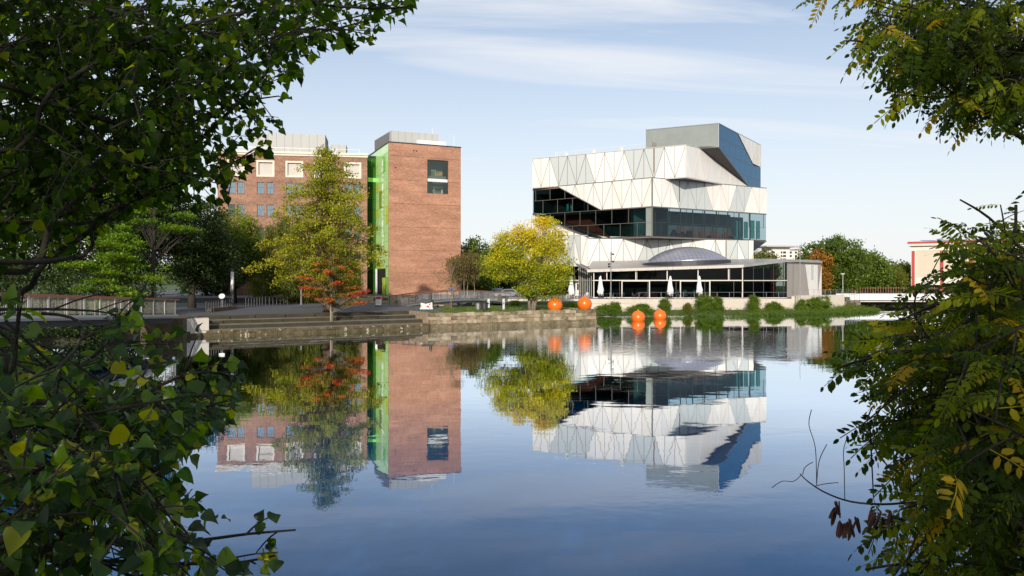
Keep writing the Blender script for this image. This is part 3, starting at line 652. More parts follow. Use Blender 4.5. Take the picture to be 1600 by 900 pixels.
# roof: a folded metal sheet rising to the museum
ro = [fA.pt(-.9, zt[0] + .0, .55), fA.pt(lA, zt[1], .6), fB.pt(lB + .05, zt[2], .25), fC.pt(lC + .05, zt[3], .2)]
bkz = [Vector((13.4, 128.0, 7.35)), Vector((30, 130.6, 7.6)), Vector((42.0, 131.6, 7.85)), Vector((52, 131, 7.6))]
b = MB(); up = Vector((0, 0, .34))
for i in range(3):
    b.face([ro[i] + up, ro[i + 1] + up, bkz[i + 1] + up, bkz[i] + up]); b.face([bkz[i], bkz[i + 1], ro[i + 1], ro[i]])
for i in range(3): b.face([ro[i], ro[i + 1], ro[i + 1] + up, ro[i] + up])
b.face([bkz[0], ro[0], ro[0] + up, bkz[0] + up]); b.face([ro[3], bkz[3], bkz[3] + up, ro[3] + up])
rf = b.build('roof', m_roofm, pav)
b = MB()
for i, (p, q) in enumerate(((ro[0], ro[1]),)):
    n_ = 9
    for k in range(n_):
        A_, B_ = p.lerp(q, k / n_ + .002), p.lerp(q, (k + 1) / n_ - .002)
        o2 = Vector((fA.n.x, fA.n.y, 0))
        b.add([A_ + o2 * .01 - Vector((0, 0, .05)), B_ + o2 * .01 - Vector((0, 0, .05)), B_ + o2 * .05 + up * 1.05, A_ + o2 * .05 + up * 1.05, A_ - o2 * .1 - Vector((0, 0, .05)), B_ - o2 * .1 - Vector((0, 0, .05))], [(0, 1, 2, 3), (4, 5, 1, 0), (1, 5, 2), (4, 0, 3)])
b.build('fascia', m_framel, rf)
b = MB(); b.beam(ro[0] + up + Vector((.0, .3, .05)), ro[0] + up + Vector((-1.0, 6.0, .9)), .35, .25); b.beam(ro[0] + up + Vector((.6, .3, .05)), ro[0] + up + Vector((-.4, 6.0, .9)), .2, .25); b.build('roof_rib', m_roofm, rf)
# left return of the glazing
fL = Face(a0[:2], Vector((a0.x - 1.4, a0.y + 9)) - a0.xy)
panes(fL, [(0, TZ), (9, TZ), (9, 6.9), (0, zt[0])], [TZ + .1, 4.5, 7.0], 1.1, 0, 9, [1.1], m_glassp, m_framel, pav, g=.02, frame_w=.10)
# dome
m_dome, t, o_ = new_mat('dome_scales')
p = node(t, 'ShaderNodeBsdfPrincipled'); p.inputs['Roughness'].default_value = .33; p.inputs['Metallic'].default_value = .55; L(t, p.outputs[0], o_.inputs[0])
tcn = node(t, 'ShaderNodeTexCoord'); mpn = node(t, 'ShaderNodeMapping'); mpn.inputs['Scale'].default_value = (1.6, 1.6, 0); L(t, tcn.outputs['Object'], mpn.inputs[0])
vo = node(t, 'ShaderNodeTexVoronoi', feature='DISTANCE_TO_EDGE'); vo.inputs['Scale'].default_value = 1.0; vo.inputs['Randomness'].default_value = 0.12; L(t, mpn.outputs[0], vo.inputs['Vector'])
mrn = node(t, 'ShaderNodeMapRange'); mrn.inputs[1].default_value = .02; mrn.inputs[2].default_value = .07; L(t, vo.outputs['Distance'], mrn.inputs[0])
mxn = node(t, 'ShaderNodeMix', data_type='RGBA'); mxn.inputs[6].default_value = (.16, .16, .19, 1); mxn.inputs[7].default_value = (.38, .39, .46, 1); L(t, mrn.outputs[0], mxn.inputs[0]); L(t, mxn.outputs[2], p.inputs['Base Color'])
dc = px(1072, 409, 120.5); Rd, Hd = 6.55, 2.35; Rs = (Rd * Rd + Hd * Hd) / (2 * Hd)
b = MB(); prof = []
for k in range(15):
    an = math.asin(Rd / Rs) * (1 - k / 14.0); prof.append((max(Rs * math.sin(an), .01), Rs * math.cos(an) - (Rs - Hd)))
b.lathe(prof, (0, 0, 0), seg=40)
dome = b.build('dome', m_dome, pav, smooth=True, off=(0, 0, 0)); dome.location = dc - Vector(pav.location); dome.rotation_euler = (0, math.radians(-2.2), 0)
b = MB(); b.lathe([(Rd + .25, -.7), (Rd + .25, -.02), (Rd + .05, .05), (Rd - .2, .05)], (0, 0, 0), seg=40)
o = b.build('dome_rim', m_steeld, dome, off=(0, 0, 0))

# ------------------------------------------------------------------ brick warehouse and brick tower
GZ = 2.31
fw0 = px(340, 460, 115.5); fw1 = px(573.6, 460, 119.0)
fM = Face(fw0[:2], fw1.xy - fw0.xy); lM = (fw1.xy - fw0.xy).length; ZM = 23.5
wh = thing('brick_warehouse', 'old brick warehouse with pale framed upper windows behind the tall conifer', 'building', (-33, 122, GZ))
m_brick = brick_mat('warehouse_brick', fM.d, (0.27, 0.13, 0.085), (0.40, 0.235, 0.155), (0.38, 0.30, 0.235), (1.12, 1.02, 0.95))
holes = []; big = []; small = []
for ua, ub in ((356, 382), (401.5, 428), (447, 473), (491.5, 517.5), (538, 563.7)):
    s0, s1 = fM.s_of(ua), fM.s_of(ub); big.append((s0, s1, 20.3, 22.65)); holes.append(big[-1])
    mid = (s0 + s1) / 2; hw = (s1 - s0) / 2
    for zr in (17.65, 14.25, 10.75, 7.3, 3.9):
        for (p_, q_) in ((mid - hw, mid - hw + 1.07), (mid + hw - 1.07, mid + hw)):
            small.append((p_, q_, zr, zr + 1.75)); holes.append(small[-1])
b = MB(); holed_wall(b, fM, 0, lM, GZ, ZM, holes, 0.32)
bkw = [fM.xy(lM, -16), fM.xy(0, -16)]
for (p_, q_) in ((fM.xy(lM), bkw[0]), (bkw[0], bkw[1]), (bkw[1], fM.xy(0))): b.face([(p_[0], p_[1], GZ), (q_[0], q_[1], GZ), (q_[0], q_[1], ZM), (p_[0], p_[1], ZM)])
b.face([(p_[0], p_[1], ZM - .02) for p_ in (fM.xy(0), fM.xy(lM), bkw[0], bkw[1])])
b.build('wall', m_brick, wh)
b = MB(); slab(b, fM, rect(.4, lM - .4, GZ, ZM - .5), -3.2, -3.0); b.build('interior', m_dark, wh)
m_pale = M('pale_render', (0.72, 0.66, 0.55), 0.8, var=.25, vscale=1.5, c2=(.6, .52, .42))
m_blind = M('blind', (0.58, 0.53, 0.48), 0.8, var=.2, vscale=.8)
m_winglass = glass_mat('warehouse_glass', (.30, .36, .40), (.52, .74, .95), 2.2, 1.9, 0.5)
m_dkframe = M('window_frame_dark', (.10, .10, .10), .6)
for (s0, s1, z0, z1) in big:
    b = MB(); e = .20
    for r_ in (rect(s0 - .08, s1 + .08, z0 - .06, z0 + e), rect(s0 - .08, s1 + .08, z1 - e, z1 + .08), rect(s0 - .08, s0 + e, z0 + e, z1 - e), rect(s1 - e, s1 + .08, z0 + e, z1 - e)): slab(b, fM, r_, -.33, .04)
    w_ = b.build('window', m_pale, wh)
    b = MB(); slab(b, fM, rect(s0 + e, s1 - e, z0 + e, z1 - e), -.42, -.34); b.build('blind', m_blind, w_)
for (s0, s1, z0, z1) in small:
    b = MB()
    for r_ in (rect(s0, s1, z0, z0 + .07), rect(s0, s1, z1 - .07, z1), rect(s0, s0 + .07, z0 + .07, z1 - .07), rect(s1 - .07, s1, z0 + .07, z1 - .07)): slab(b, fM, r_, -.22, -.10)
    mz = z0 + .95
    slab(b, fM, rect(s0 + .07, s1 - .07, mz - .03, mz + .03), -.21, -.12); slab(b, fM, rect((s0 + s1) / 2 - .02, (s0 + s1) / 2 + .02, z0 + .07, mz - .03), -.2, -.13)
    for k in (1, 2): slab(b, fM, rect(s0 + (s1 - s0) * k / 3 - .018, s0 + (s1 - s0) * k / 3 + .018, mz + .03, z1 - .07), -.2, -.13)
    w_ = b.build('window', m_dkframe, wh)
    b = MB(); slab(b, fM, rect(s0 + .06, s1 - .06, z0 + .06, z1 - .06), -.19, -.165); b.build('pane', m_winglass, w_)
    b = MB(); slab(b, fM, rect(s0 - .06, s1 + .06, z0 - .12, z0 - .005), -.1, .05); b.build('sill', M('brick_sill', (.26, .13, .09), .9), w_)
b = MB(); slab(b, fM, rect(-.2, lM + .1, ZM, ZM + .30), -.6, .16); slab(b, fM, rect(-.3, lM + .15, ZM + .302, ZM + .62), -.7, .32); b.build('cornice', m_pale, wh)
# roof plant boxes
m_plant = M('plant_metal', (0.47, 0.47, 0.45), 0.8, spec=.2, var=.3, vscale=.6, c2=(.42, .42, .41))
def plant_box(par, f, s0, s1, n0, n1, z0, z1, cols):
    b = MB(); q = [f.xy(s0, -n0), f.xy(s1, -n0), f.xy(s1, -n1), f.xy(s0, -n1)]; b.poly(q, z0, z1); bo = b.build('plant_room', M('plant_core', (.18, .18, .18), .7), par)
    for k in range(cols):
        w = (s1 - s0) / cols; b = MB(); slab(b, f, rect(s0 + k * w + .015, s0 + (k + 1) * w - .015, z0 + .02, z1), -n0 + .01, -n0 + .05); b.build('metal_panel', m_plant, bo)
    return bo
fMs = Face(fM.xy(0, -4), fM.d)
plant_box(wh, fM, fM.s_of(386) , fM.s_of(505), 4.0, 10, ZM, ZM + 4.1, 9)
plant_box(wh, fM, fM.s_of(516), fM.s_of(539), 3.5, 9, ZM, ZM + 2.5, 2)
b = MB(); b.beam(fM.pt(3, ZM + 1.35, -1), fM.pt(lM - 1.2, ZM + 1.35, -1), .05)
for k in range(11): b.beam(fM.pt(3 + k * (lM - 4.2) / 10, ZM + .6, -1), fM.pt(3 + k * (lM - 4.2) / 10, ZM + 1.35, -1), .04)
b.build('roof_railing', m_steel, wh)

tc0 = (-18.24, 114.0); fT = Face(tc0, vpdir(3326)); fG = Face(tc0, vpdir(301)); sT = fT.s_of(720); ZT = 25.0; sG = fG.s_of(587.2); sGb = 14.2
tw = thing('brick_tower', 'tall plain brick tower block with a green glass side and one corner window', 'building', (-13, 119, GZ))
m_brick2 = brick_mat('tower_brick', fT.d, (0.42, 0.18, 0.105), (0.53, 0.285, 0.18), (0.48, 0.35, 0.255), (1.08, 1.02, .97))
wS0, wS1 = fT.s_of(667.6), fT.s_of(700.4); wz = [fT.sz(668, 302)[1], fT.sz(668, 249)[1]]
b = MB(); q = [fT.xy(0.04, -.05), fT.xy(sT - .04, -.05), fT.xy(sT - .04, -13), fG.xy(sGb, -.06)]
b2 = MB()
holed_wall(b2, Face(fT.xy(0, -.05), fT.d), .04, sT - .04, GZ, ZT - .05, [(wS0 + .02, wS1 - .02, wz[0] + .02, wz[1] - .02)], .4)
for (p_, q_) in ((q[1], q[2]), (q[2], q[3])): b2.face([(p_[0], p_[1], GZ), (q_[0], q_[1], GZ), (q_[0], q_[1], ZT - .05), (p_[0], p_[1], ZT - .05)])
b2.face([(p_[0], p_[1], ZT - .06) for p_ in q])
core = b2.build('wall_core', M('brick_shadow_joint', (.15, .08, .06), .9), tw)
zb = [GZ, 5.62, 9.0, 12.5, 16.0, 19.55, 23.1, ZT]
for k in range(len(zb) - 1):
    z0, z1 = zb[k] + .02, zb[k + 1] - .02
    hs = []
    if z0 < wz[1] and z1 > wz[0]: hs = [(wS0, wS1, max(z0, wz[0]), min(z1, wz[1]))]
    b = MB(); holed_wall(b, fT, 0, sT, z0, z1, hs, .055)
    for zz in (z0, z1): b.face([fT.pt(0, zz), fT.pt(sT, zz), fT.pt(sT, zz, -.05), fT.pt(0, zz, -.05)])
    for ss in (0, sT): b.face([fT.pt(ss, z0), fT.pt(ss, z1), fT.pt(ss, z1, -.4), fT.pt(ss, z0, -.4)])
    b.build('brick_band', m_brick2, tw)
b = MB(); slab(b, fT, rect(-.06, sT + .06, ZT, ZT + .16), -.5, .06); slab(b, fG, rect(.0, sGb, ZT, ZT + .16), -.5, .06); b.build('roof_edge', m_steeld, tw)
b = MB()
for ss, zz in ((3.0, 24.15), (3.42, 24.12), (.9, 21.7)): b.lathe([(.12, 0), (.12, .02)], (0, 0, 0), seg=8); 
bb = MB()
for ss, zz in ((fT.s_of(646.5), 24.05), (fT.s_of(651), 24.02), (fT.s_of(618), 21.3)): slab(bb, fT, rect(ss - .1, ss + .1, zz - .1, zz + .1), -.02, .03)
bb.build('wall_vent', m_black, tw)
# corner window: two storeys with a floor slab between
b = MB(); wf = []
zs_ = fT.sz(668, 281)[1]
slab(b, fT, rect(wS0, wS1, zs_ - .2, zs_ + .25), -.6, -.25); wdw = b.build('window', m_canvas, tw)
m_tglass = glass_mat('tower_glass', (.75, .80, .74), (.55, .62, .55), 1.9, 1.5)
for (z0, z1) in ((wz[0], zs_ - .2), (zs_ + .25, wz[1])):
    b = MB(); slab(b, fT, rect(wS0 + .03, wS1 - .03, z0 + .02, z1 - .02), -.24, -.21); b.build('pane', m_tglass, wdw)
b = MB(); b.mat(M('room_wall', (.34, .37, .33), .8)); slab(b, fT, rect(wS0 - .3, wS1 + .2, wz[0] - .2, wz[1] + .2), -3.2, -3.0)
b.mat(M('counter_grey', (.3, .3, .29), .6)); slab(b, fT, rect(wS0 + .05, wS1 - .05, zs_ + .26, zs_ + .75), -1.0, -.8)
b.mat(M('orange_toy', (.8, .25, .05), .5)); b.box(fT.pt(wS1 - .9, zs_ + 1.1, -.9), (.5, .4, .5)); b.box(fT.pt(wS1 - 1.4, zs_ + 1.0, -.9), (.35, .3, .35))
b.mat(m_canvas); b.box(fT.pt(wS1 - 2.0, zs_ + 1.65, -1.0), (.75, .3, .07)); b.beam(fT.pt(wS1 - 2.3, zs_ + .75, -1.0), fT.pt(wS1 - 2.3, zs_ + 1.65, -1.0), .06); b.beam(fT.pt(wS1 - 1.7, zs_ + .75, -1.0), fT.pt(wS1 - 1.7, zs_ + 1.65, -1.0), .06)
b.beam(fT.pt(wS0 + 1.4, wz[0], -.9), fT.pt(wS0 + 1.4, wz[0] + .7, -.9), .07)
for an in (90, 210, 330): b.beam(fT.pt(wS0 + 1.4, wz[0] + .7, -.85), fT.pt(wS0 + 1.4 + .4 * math.cos(math.radians(an)), wz[0] + .7 + .4 * math.sin(math.radians(an)), -.85), .05)
b.box(fT.pt(wS1 - .9, wz[1] - 3.4, -1.4), (.7, .4, .25)); b.box(fT.pt(wS1 - .75, wz[0] + .35, -.7), (.25, .25, .7))
b.build('room', None, wdw)
# green glass side
def green(name, c, tr=.35): return M(name, c, .18, spec=.6, coat=.3)
greens = [green('green_%s' % n, c) for n, c in (('pale', (.60, .93, .34)), ('mint', (.54, .92, .42)), ('light', (.70, .94, .42)), ('fresh', (.28, .70, .14)), ('lime', (.58, .76, .10)), ('yellow', (.70, .78, .10)), ('olive', (.34, .42, .05)))]
b = MB(); slab(b, fG, rect(0.02, sGb, GZ, ZT), -.3, -.06); slab(b, fG, rect(0.02, .1, GZ, ZT), -.3, .02); gb = b.build('green_wall', M('green_backing', (.16, .36, .12), .6), tw)
ncol, zlow = 4, 7.0
for j in range(17):
    z0 = GZ + j * (ZT - GZ) / 17; z1 = GZ + (j + 1) * (ZT - GZ) / 17
    for i in range(ncol):
        if j < 3 and i >= 1: continue
        s0, s1 = .06 + i * (sG - .06) / ncol, .06 + (i + 1) * (sG - .06) / ncol
        c = R.choice([0, 0, 0, 1, 1, 2, 2])
        if (j, i) in ((10, 2), (11, 2)): c = 6
        if (j, i) in ((9, 0), (8, 0), (12, 3), (9, 3), (3, 3), (3, 2)): c = R.choice([4, 5])
        if j < 3: c = 3 if j < 2 else 0
        if (j, i) in ((15, 1), (14, 1)): c = 3
        b = MB(); slab(b, fG, rect(s0 + .015, s1 - .015, z0 + .015, z1 - .015), -.05, -.01); b.build('glass_pane', greens[c], gb)
for j in range(4):
    b = MB(); slab(b, fG, rect(sG + .02, sGb, ZT - 1.4 * (j + 1) + .02, ZT - 1.4 * j - .02), -.05, -.02); b.build('glass_pane', greens[1], gb)
# vertical lettering on the green glass
cu = bpy.data.curves.new('lettering', 'FONT'); cu.body = 'experimenta'; cu.size = 1.75; cu.extrude = .01; cu.align_x = 'CENTER'; cu.align_y = 'CENTER'
to = bpy.data.objects.new('lettering_curve', cu); COL.objects.link(to)
dg = bpy.context.evaluated_depsgraph_get(); me_ = bpy.data.meshes.new_from_object(to.evaluated_get(dg)); bpy.data.objects.remove(to)
lo = bpy.data.objects.new('lettering', me_); put(lo, gb); me_.materials.append(M('letter_white', (.80, .84, .76), .5))
xl = Vector((0, 0, 1)); zl = Vector((fG.n.x, fG.n.y, 0)); yl = zl.cross(xl)
mm = Matrix((xl, yl, zl)).transposed().to_4x4(); mm.translation = fG.pt(sG * .50, 15.6, .01) - Vector(tw.location)
ext = max(v.co.x for v in me_.vertices) - min(v.co.x for v in me_.vertices)
lo.matrix_local = mm @ Matrix.Diagonal((15.0 / ext, 1, 1, 1))
# entrance recess
b = MB(); slab(b, fG, rect(sG / ncol + .1, sG - .02, GZ + .02, GZ + 3.95), -.04, -.02); b.build('entrance_recess', m_black, gb)
b = MB(); slab(b, fG, rect(sG / ncol + .35, sG / ncol + 2.2, GZ + .02, GZ + 2.6), -.02, .02); b.build('entrance_door', greens[5], gb)
b = MB(); b.beam(fG.pt(sG - 1.6, GZ, .25), fG.pt(sG - 1.6, GZ + 4.0, .25), .3); b.build('column', m_steel, gb)
# glazed link between tower and warehouse
lk0 = fG.xy(sG, -.02); fK = Face(lk0, Vector(fM.xy(lM, -2.6)) - Vector(lk0)); lK = (Vector(fM.xy(lM, -2.6)) - Vector(lk0)).length; ZK = 24.0
b = MB(); slab(b, fK, rect(0, lK, GZ, ZK), -2.2, -2.0); lkb = b.build('glazed_link', M('link_dark_green', (.03, .10, .03), .6), tw)
m_gg = [glass_mat('link_glass_%d' % k, c, (.35, .6, .35), 1.5, 1.3, .55) for k, c in enumerate(((.10, .30, .10), (.16, .42, .08), (.06, .2, .08)))]
for j in range(13):
    for i in range(2):
        z0, z1 = GZ + j * (ZK - GZ) / 13, GZ + (j + 1) * (ZK - GZ) / 13
        b = MB(); slab(b, fK, rect(i * lK / 2 + .02, (i + 1) * lK / 2 - .02, z0 + .02, z1 - .02), -.05, 0); b.build('glass_pane', m_gg[1 if i == 0 else R.choice([0, 0, 2])], lkb)
b = MB(); slab(b, fK, rect(0, lK, 20.1, 20.75), 0.01, .12); b.build('floor_band', greens[3], lkb)
b = MB(); slab(b, fK, rect(0, lK, ZK, ZK + .25), -2, .1); b.build('link_roof', m_steeld, lkb)
pb = Face(fT.xy(.9, -2.6), fT.d)
bo = plant_box(tw, pb, 0.2, pb.s_of(685.5), 0, 9.5, ZT + .1, 27.3, 7)
fps = Face(pb.xy(.2, 0), fG.d)
for k in range(6):
    b = MB(); slab(b, fps, rect(k * 1.55 + .015, k * 1.55 + 1.53, ZT + .12, 27.3), .01, .05); b.build('metal_panel', m_plant, bo)
b = MB(); b.box(pb.pt(6.2, ZT + .55, 1.1), (4.6, .8, .8), rz=math.atan2(fT.d.y, fT.d.x)); b.build('roof_duct', m_canvas, tw)
b = MB()
for f_, ss, h in ((pb, 7.0, 3.4), (fT, sT - .9, 2.0), (fM, 9.0, 0)):
    if h: b.beam(f_.pt(ss, ZT, -.6), f_.pt(ss, ZT + h, -.6), .035)
b.build('lightning_rod', m_canvas, tw)

# ------------------------------------------------------------------ red-pillared hall and far apartment block
hall = thing('red_pillar_hall', 'cream hall with red pilasters and flat roof on the far right bank', 'building', (110, 168, 1.7))
h0 = px(1424, 440, 166.0); h1 = px(1640, 440, 152.0); fH = Face(h0[:2], h1.xy - h0.xy); lH = (h1.xy - h0.xy).length; ZH = zat(392, 166)
m_cream = M('cream_render', (0.66, 0.57, 0.45), .85, var=.3, vscale=.4, c2=(.60, .51, .40)); m_redp = M('red_paint', (0.50, 0.06, 0.06), .6, var=.2, vscale=2)
m_whiter = M('white_render', (.80, .74, .66), .8)
zl_ = zat(446, 166) + 0.0
b = MB(); slab(b, fH, rect(0, lH, 4.9, ZH), -14, 0); hw_ = b.build('wall', m_cream, hall)
b = MB(); slab(b, fH, rect(.9, lH, 1.68, 3.6), -14, -1.5); b.build('ground_floor', m_dark, hall)
b = MB(); slab(b, fH, rect(-.05, lH, 3.4, 4.9), -13.9, .12); slab(b, fH, rect(-.05, lH, ZH, ZH + 1.0), -14, .12); slab(b, fH, rect(-.05, .9, 1.68, ZH), -13.9, .10); b.build('render_band', m_whiter, hall)
b = MB(); slab(b, fH, rect(-.6, lH, ZH + 1.02, ZH + 1.5), -14, .8); b.build('eaves', m_pale, hall)
b = MB(); slab(b, fH, rect(-.65, lH, ZH + 1.51, ZH + 1.95), -14, .85); b.build('roof_edge', m_redp, hall)
for ua in (1427.3, 1472, 1517.5, 1564):
    s_ = fH.s_of(ua); b = MB(); slab(b, fH, rect(s_ - .27, s_ + .27, 1.68, ZH), .0, .28); b.build('pilaster', m_redp, hall)
b = MB(); s_ = fH.s_of(1432); slab(b, fH, rect(s_ - .1, s_ + 1.3, 1.75, 3.2), .13, .2); sg_ = b.build('notice_board', m_black, hall)
b = MB(); slab(b, fH, rect(s_ + .15, s_ + 1.0, 2.7, 2.95), .205, .215); slab(b, fH, rect(s_ + .3, s_ + .9, 2.2, 2.45), .205, .215); b.build('board_text_line', m_whiter, hall)
b = MB()
for k in range(8): b.box(fH.pt(3 + k * 3.2, ZH + 2.25, -3), (3.1, 1.6, .06), rot=Matrix.Rotation(math.radians(7), 3, 'X'))
b.build('solar_panel', M('solar_blue', (.10, .13, .2), .3), hall)

apt = thing('apartment_block', 'distant white apartment block with flat overhanging roof behind the pavilion', 'building', (109, 305, 1.7))
fP = Face(px(1199, 434, 300)[:2], (1, .12)); 
def sP(u): return fP.s_of(u)
b = MB(); slab(b, fP, rect(sP(1199), sP(1250), 1.7, zat(391.5, 300)), -14, 0); slab(b, fP, rect(sP(1250.05), sP(1261), 1.7, zat(389, 305)), -13, -2)
m_apt = M('apartment_render', (.72, .66, .62), .85); b.build('wall', m_apt, apt)
b = MB(); slab(b, fP, rect(sP(1208), sP(1236), zat(391.4, 300), zat(386, 300)), -10, -1); b.build('penthouse', m_apt, apt)
b = MB(); slab(b, fP, rect(sP(1195), sP(1245), zat(386, 300) + .01, zat(384, 300)), -13, 1.5); b.build('roof', M('apt_roof', (.40, .36, .35), .7), apt)
for vr in (394, 399.5, 405):
    for u0, u1 in ((1206, 1210.5), (1220, 1222), (1223.5, 1228), (1234, 1237), (1242, 1245), (1250.8, 1254), (1256, 1259)):
        if R.random() < .1: continue
        off = 0 if u0 < 1250 else -2
        b = MB(); slab(b, fP, rect(sP(u0), sP(u1), zat(vr + 1.9, 300), zat(vr - 1.2, 300)), off + .02, off + .12); b.build('window', m_dark, apt)

# ------------------------------------------------------------------ quay: steps and stone wall
def warp(mb, k):   # small unevenness so that hewn blocks are not perfect boxes
    for i in range(k, len(mb.v)): mb.v[i] = (mb.v[i][0] + R.uniform(-.02, .02), mb.v[i][1] + R.uniform(-.02, .02), mb.v[i][2] + R.uniform(-.015, .015))
def qblock(mb, s0, s1, m0, m1, z0, z1, cham=.035):
    """block along the quay with chamfered front top edge"""
    V = [Q(s0, m0, z0), Q(s1, m0, z0), Q(s1, m1, z0), Q(s0, m1, z0), Q(s0, m0, z1 - cham), Q(s1, m0, z1 - cham), Q(s0, m0 + cham, z1), Q(s1, m0 + cham, z1), Q(s1, m1, z1), Q(s0, m1, z1)]
    k = len(mb.v); mb.add(V, [(0, 1, 5, 4), (4, 5, 7, 6), (6, 7, 8, 9), (1, 2, 8, 7, 5), (3, 0, 4, 6, 9), (0, 3, 2, 1)]); warp(mb, k)
steps = thing('waterside_steps', 'broad mossy stone steps leading down from the grey plaza to the water', 'steps', (-17, 71, 0))
def moff(k, s): return [0, 1.35, 2.75, 4.1][k] * (1 + .35 * max(s, 0) / 22.8)
b = MB(); b.poly([Q(-.8, .3)[:2], Q(22.9, .3)[:2], Q(22.9, 6.0)[:2], Q(-.8, 4.4)[:2]], -1, [.3, .3, .35, .35], bottom=False); b.build('core', m_moss, steps)
zst = [.5, .84, 1.17, 1.505]
m_stepmoss = M('step_mossy', (.060, .048, .024), .95, var=.9, vscale=1.1, c2=(.035, .03, .014), bump=.6, bscale=6)
for k in range(4):
    for (za, zb_) in (((-1, .27), (.275, zst[0])) if k == 0 else ((zst[k - 1] - .15, zst[k]),)):
        s = -1.0 + .3 * k
        while s < 22.75:
            w = R.uniform(.5, 1.3) if k == 0 else R.uniform(2.0, 2.8)
            e = min(s + w, 22.8)
            if 22.8 - e < .5: e = 22.8
            mb = MB(); m0 = moff(k, s) + (R.uniform(-.05, .05) if k == 0 else 0)
            qblock(mb, s + .012, e - .012, m0, moff(k + 1, s) + .25 if k < 3 else moff(3, s) + 1.0, za, zb_ + R.uniform(-.008, .008), cham=.05 if k == 0 else .035)
            mb.build('step_block', m_crust if k == 0 else m_stepmoss, steps)
            s = e
    # pale worn nosing / tread slabs
    if k < 3:
        s = -1.0 + .3 * k
        while s < 22.6:
            e = min(s + R.uniform(1.5, 2.6), 22.75); mb = MB()
            mb.poly([Q(s + .01, moff(k, s) + .03)[:2], Q(e - .01, moff(k, e) + .03)[:2], Q(e - .01, moff(k + 1, e) - .01)[:2], Q(s + .01, moff(k + 1, s) - .01)[:2]], zst[k], zst[k] + .03, bottom=False)
            mb.build('tread_slab', m_step, steps); s = e
wall = thing('stone_quay_wall', 'sandstone block quay wall in front of the yellow tree', 'wall', (1, 78, 0))
b = MB(); b.poly([Q(22.9, .25)[:2], Q(42.0, .25)[:2], Q(42.0, 3.0)[:2], Q(22.9, 3.0)[:2]], -1, 1.3, bottom=False); b.build('core', M('mortar', (.13, .105, .065), .95), wall)
courses = [(-1, .43, -.14), (.44, .80, 0.02), (.81, 1.15, 0.03), (1.16, 1.50, .03)]
for ci, (z0, z1, m0) in enumerate(courses):
    s = 22.85
    while s < 42.05:
        w = R.uniform(.45, 1.15) * (1.5 if ci == 0 else 1); e = s + w
        if e > 41.6: e = 42.15
        mb = MB(); dm = R.uniform(-.035, .03); top = z1 + (R.uniform(-.07, .05) if ci == 3 else R.uniform(-.01, .0))
        qblock(mb, s + .014, e - .014, m0 + dm, m0 + .55, z0, top, cham=.03)
        mb.build('stone', R.choice([m_stone, m_stone4, m_stone4, m_stone3, m_stone5, m_stone2]) if ci else R.choice([m_stone5, m_stone5, m_stone4]), wall)
        s = e
for ci, (z0, z1, m0) in enumerate(courses):     # return at the right-hand end
    m = .6
    while m < 6.2:
        e = m + R.uniform(.5, 1.1); mb = MB()
        V = [Q(41.55, m + .01, z0), Q(42.12, m + .01, z0), Q(42.12, e - .01, z0), Q(41.55, e - .01, z0)]
        mb.poly([v_[:2] for v_ in V], z0, z1); mb.build('stone', R.choice([m_stone, m_stone2]), wall); m = e
for ci, (z0, z1, m0) in enumerate(courses[1:]):     # left return above the steps
    m = .6
    while m < 5.4:
        e = m + R.uniform(.5, 1.1); mb = MB()
        V = [Q(22.83, m + .01), Q(23.4, m + .01), Q(23.4, e - .01), Q(22.83, e - .01)]
        mb.poly([v_[:2] for v_ in V], z0, z1); mb.build('stone', R.choice([m_stone, m_stone3]), wall); m = e

def stone_wall(name, label, p0, p1, z0, z1, cat='wall', thick=.5, wmin=.5, wmax=1.0, ch=.36, mats=None):
    p0, p1 = Vector(p0), Vector(p1); f = Face(p0, p1 - p0); l = (p1 - p0).length
    t_ = thing(name, label, cat, ((p0.x + p1.x) / 2, (p0.y + p1.y) / 2, z0))
    b = MB(); slab(b, f, rect(.02, l - .02, z0, z1 - .06), -thick, -.03); b.build('core', M('mortar', (.13, .105, .065), .95), t_)
    z = z0
    while z < z1 - .05:
        zz = min(z + ch, z1); s = 0
        while s < l - .05:
            e = s + R.uniform(wmin, wmax)
            if l - e < .4: e = l
            mb = MB(); slab(mb, f, rect(s + .012, e - .012, z + .012, zz - .004), -thick - .01, R.uniform(-.03, .03)); k = 0
            mb.build('stone', R.choice(mats or [m_stone, m_stone2, m_stone3, m_moss]), t_); s = e
        z = zz
    return t_
stone_wall('garden_wall', 'low sandstone wall below the brick tower behind the red sign', px(541, 470, 98.8)[:2], px(648, 470, 98.8)[:2], 1.6, 2.5)
stone_wall('abutment_wall', 'sandstone wall under the footbridge railing', px(690, 470, 101)[:2], px(790, 470, 101.2)[:2], 1.2, 2.1, mats=[m_stone, m_moss])
stone_wall('planter_block', 'small square sandstone block on the lawn behind the sapling', (-8.6, 88.2), (-6.9, 88.9), 1.3, 1.78, thick=1.2)
# terrace retaining wall
tw_ = thing('terrace_wall', 'long pale concrete retaining wall below the museum terrace', 'wall', (25, 107, 0))
for i, (p, q, zt_) in enumerate((((-.6, 106.3), (24, 107.3), 1.93), ((24, 107.3), (39.7, 107.9), 1.93), ((39.7, 107.9), (41.3, 111.6), 2.3), ((41.3, 111.6), (50.6, 116.9), 2.32))):
    f = Face(p, Vector(q) - Vector(p)); l = (Vector(q) - Vector(p)).length
    n_ = max(1, int(l / 3.2))
    for k in range(n_):
        b = MB(); slab(b, f, rect(k * l / n_ + .006, (k + 1) * l / n_ - .006, -.5, zt_), -.4, 0.0); b.build('concrete_panel', m_conc, tw_)
b = MB(); f = Face((9, 104.6), (1, .03)); slab(b, f, rect(0, 7.5, .3, 1.35), -1.5, 0); slab(b, f, rect(-.3, 7.6, .3, .95), 0, .7); b.build('lower_ledge', m_conc, tw_)

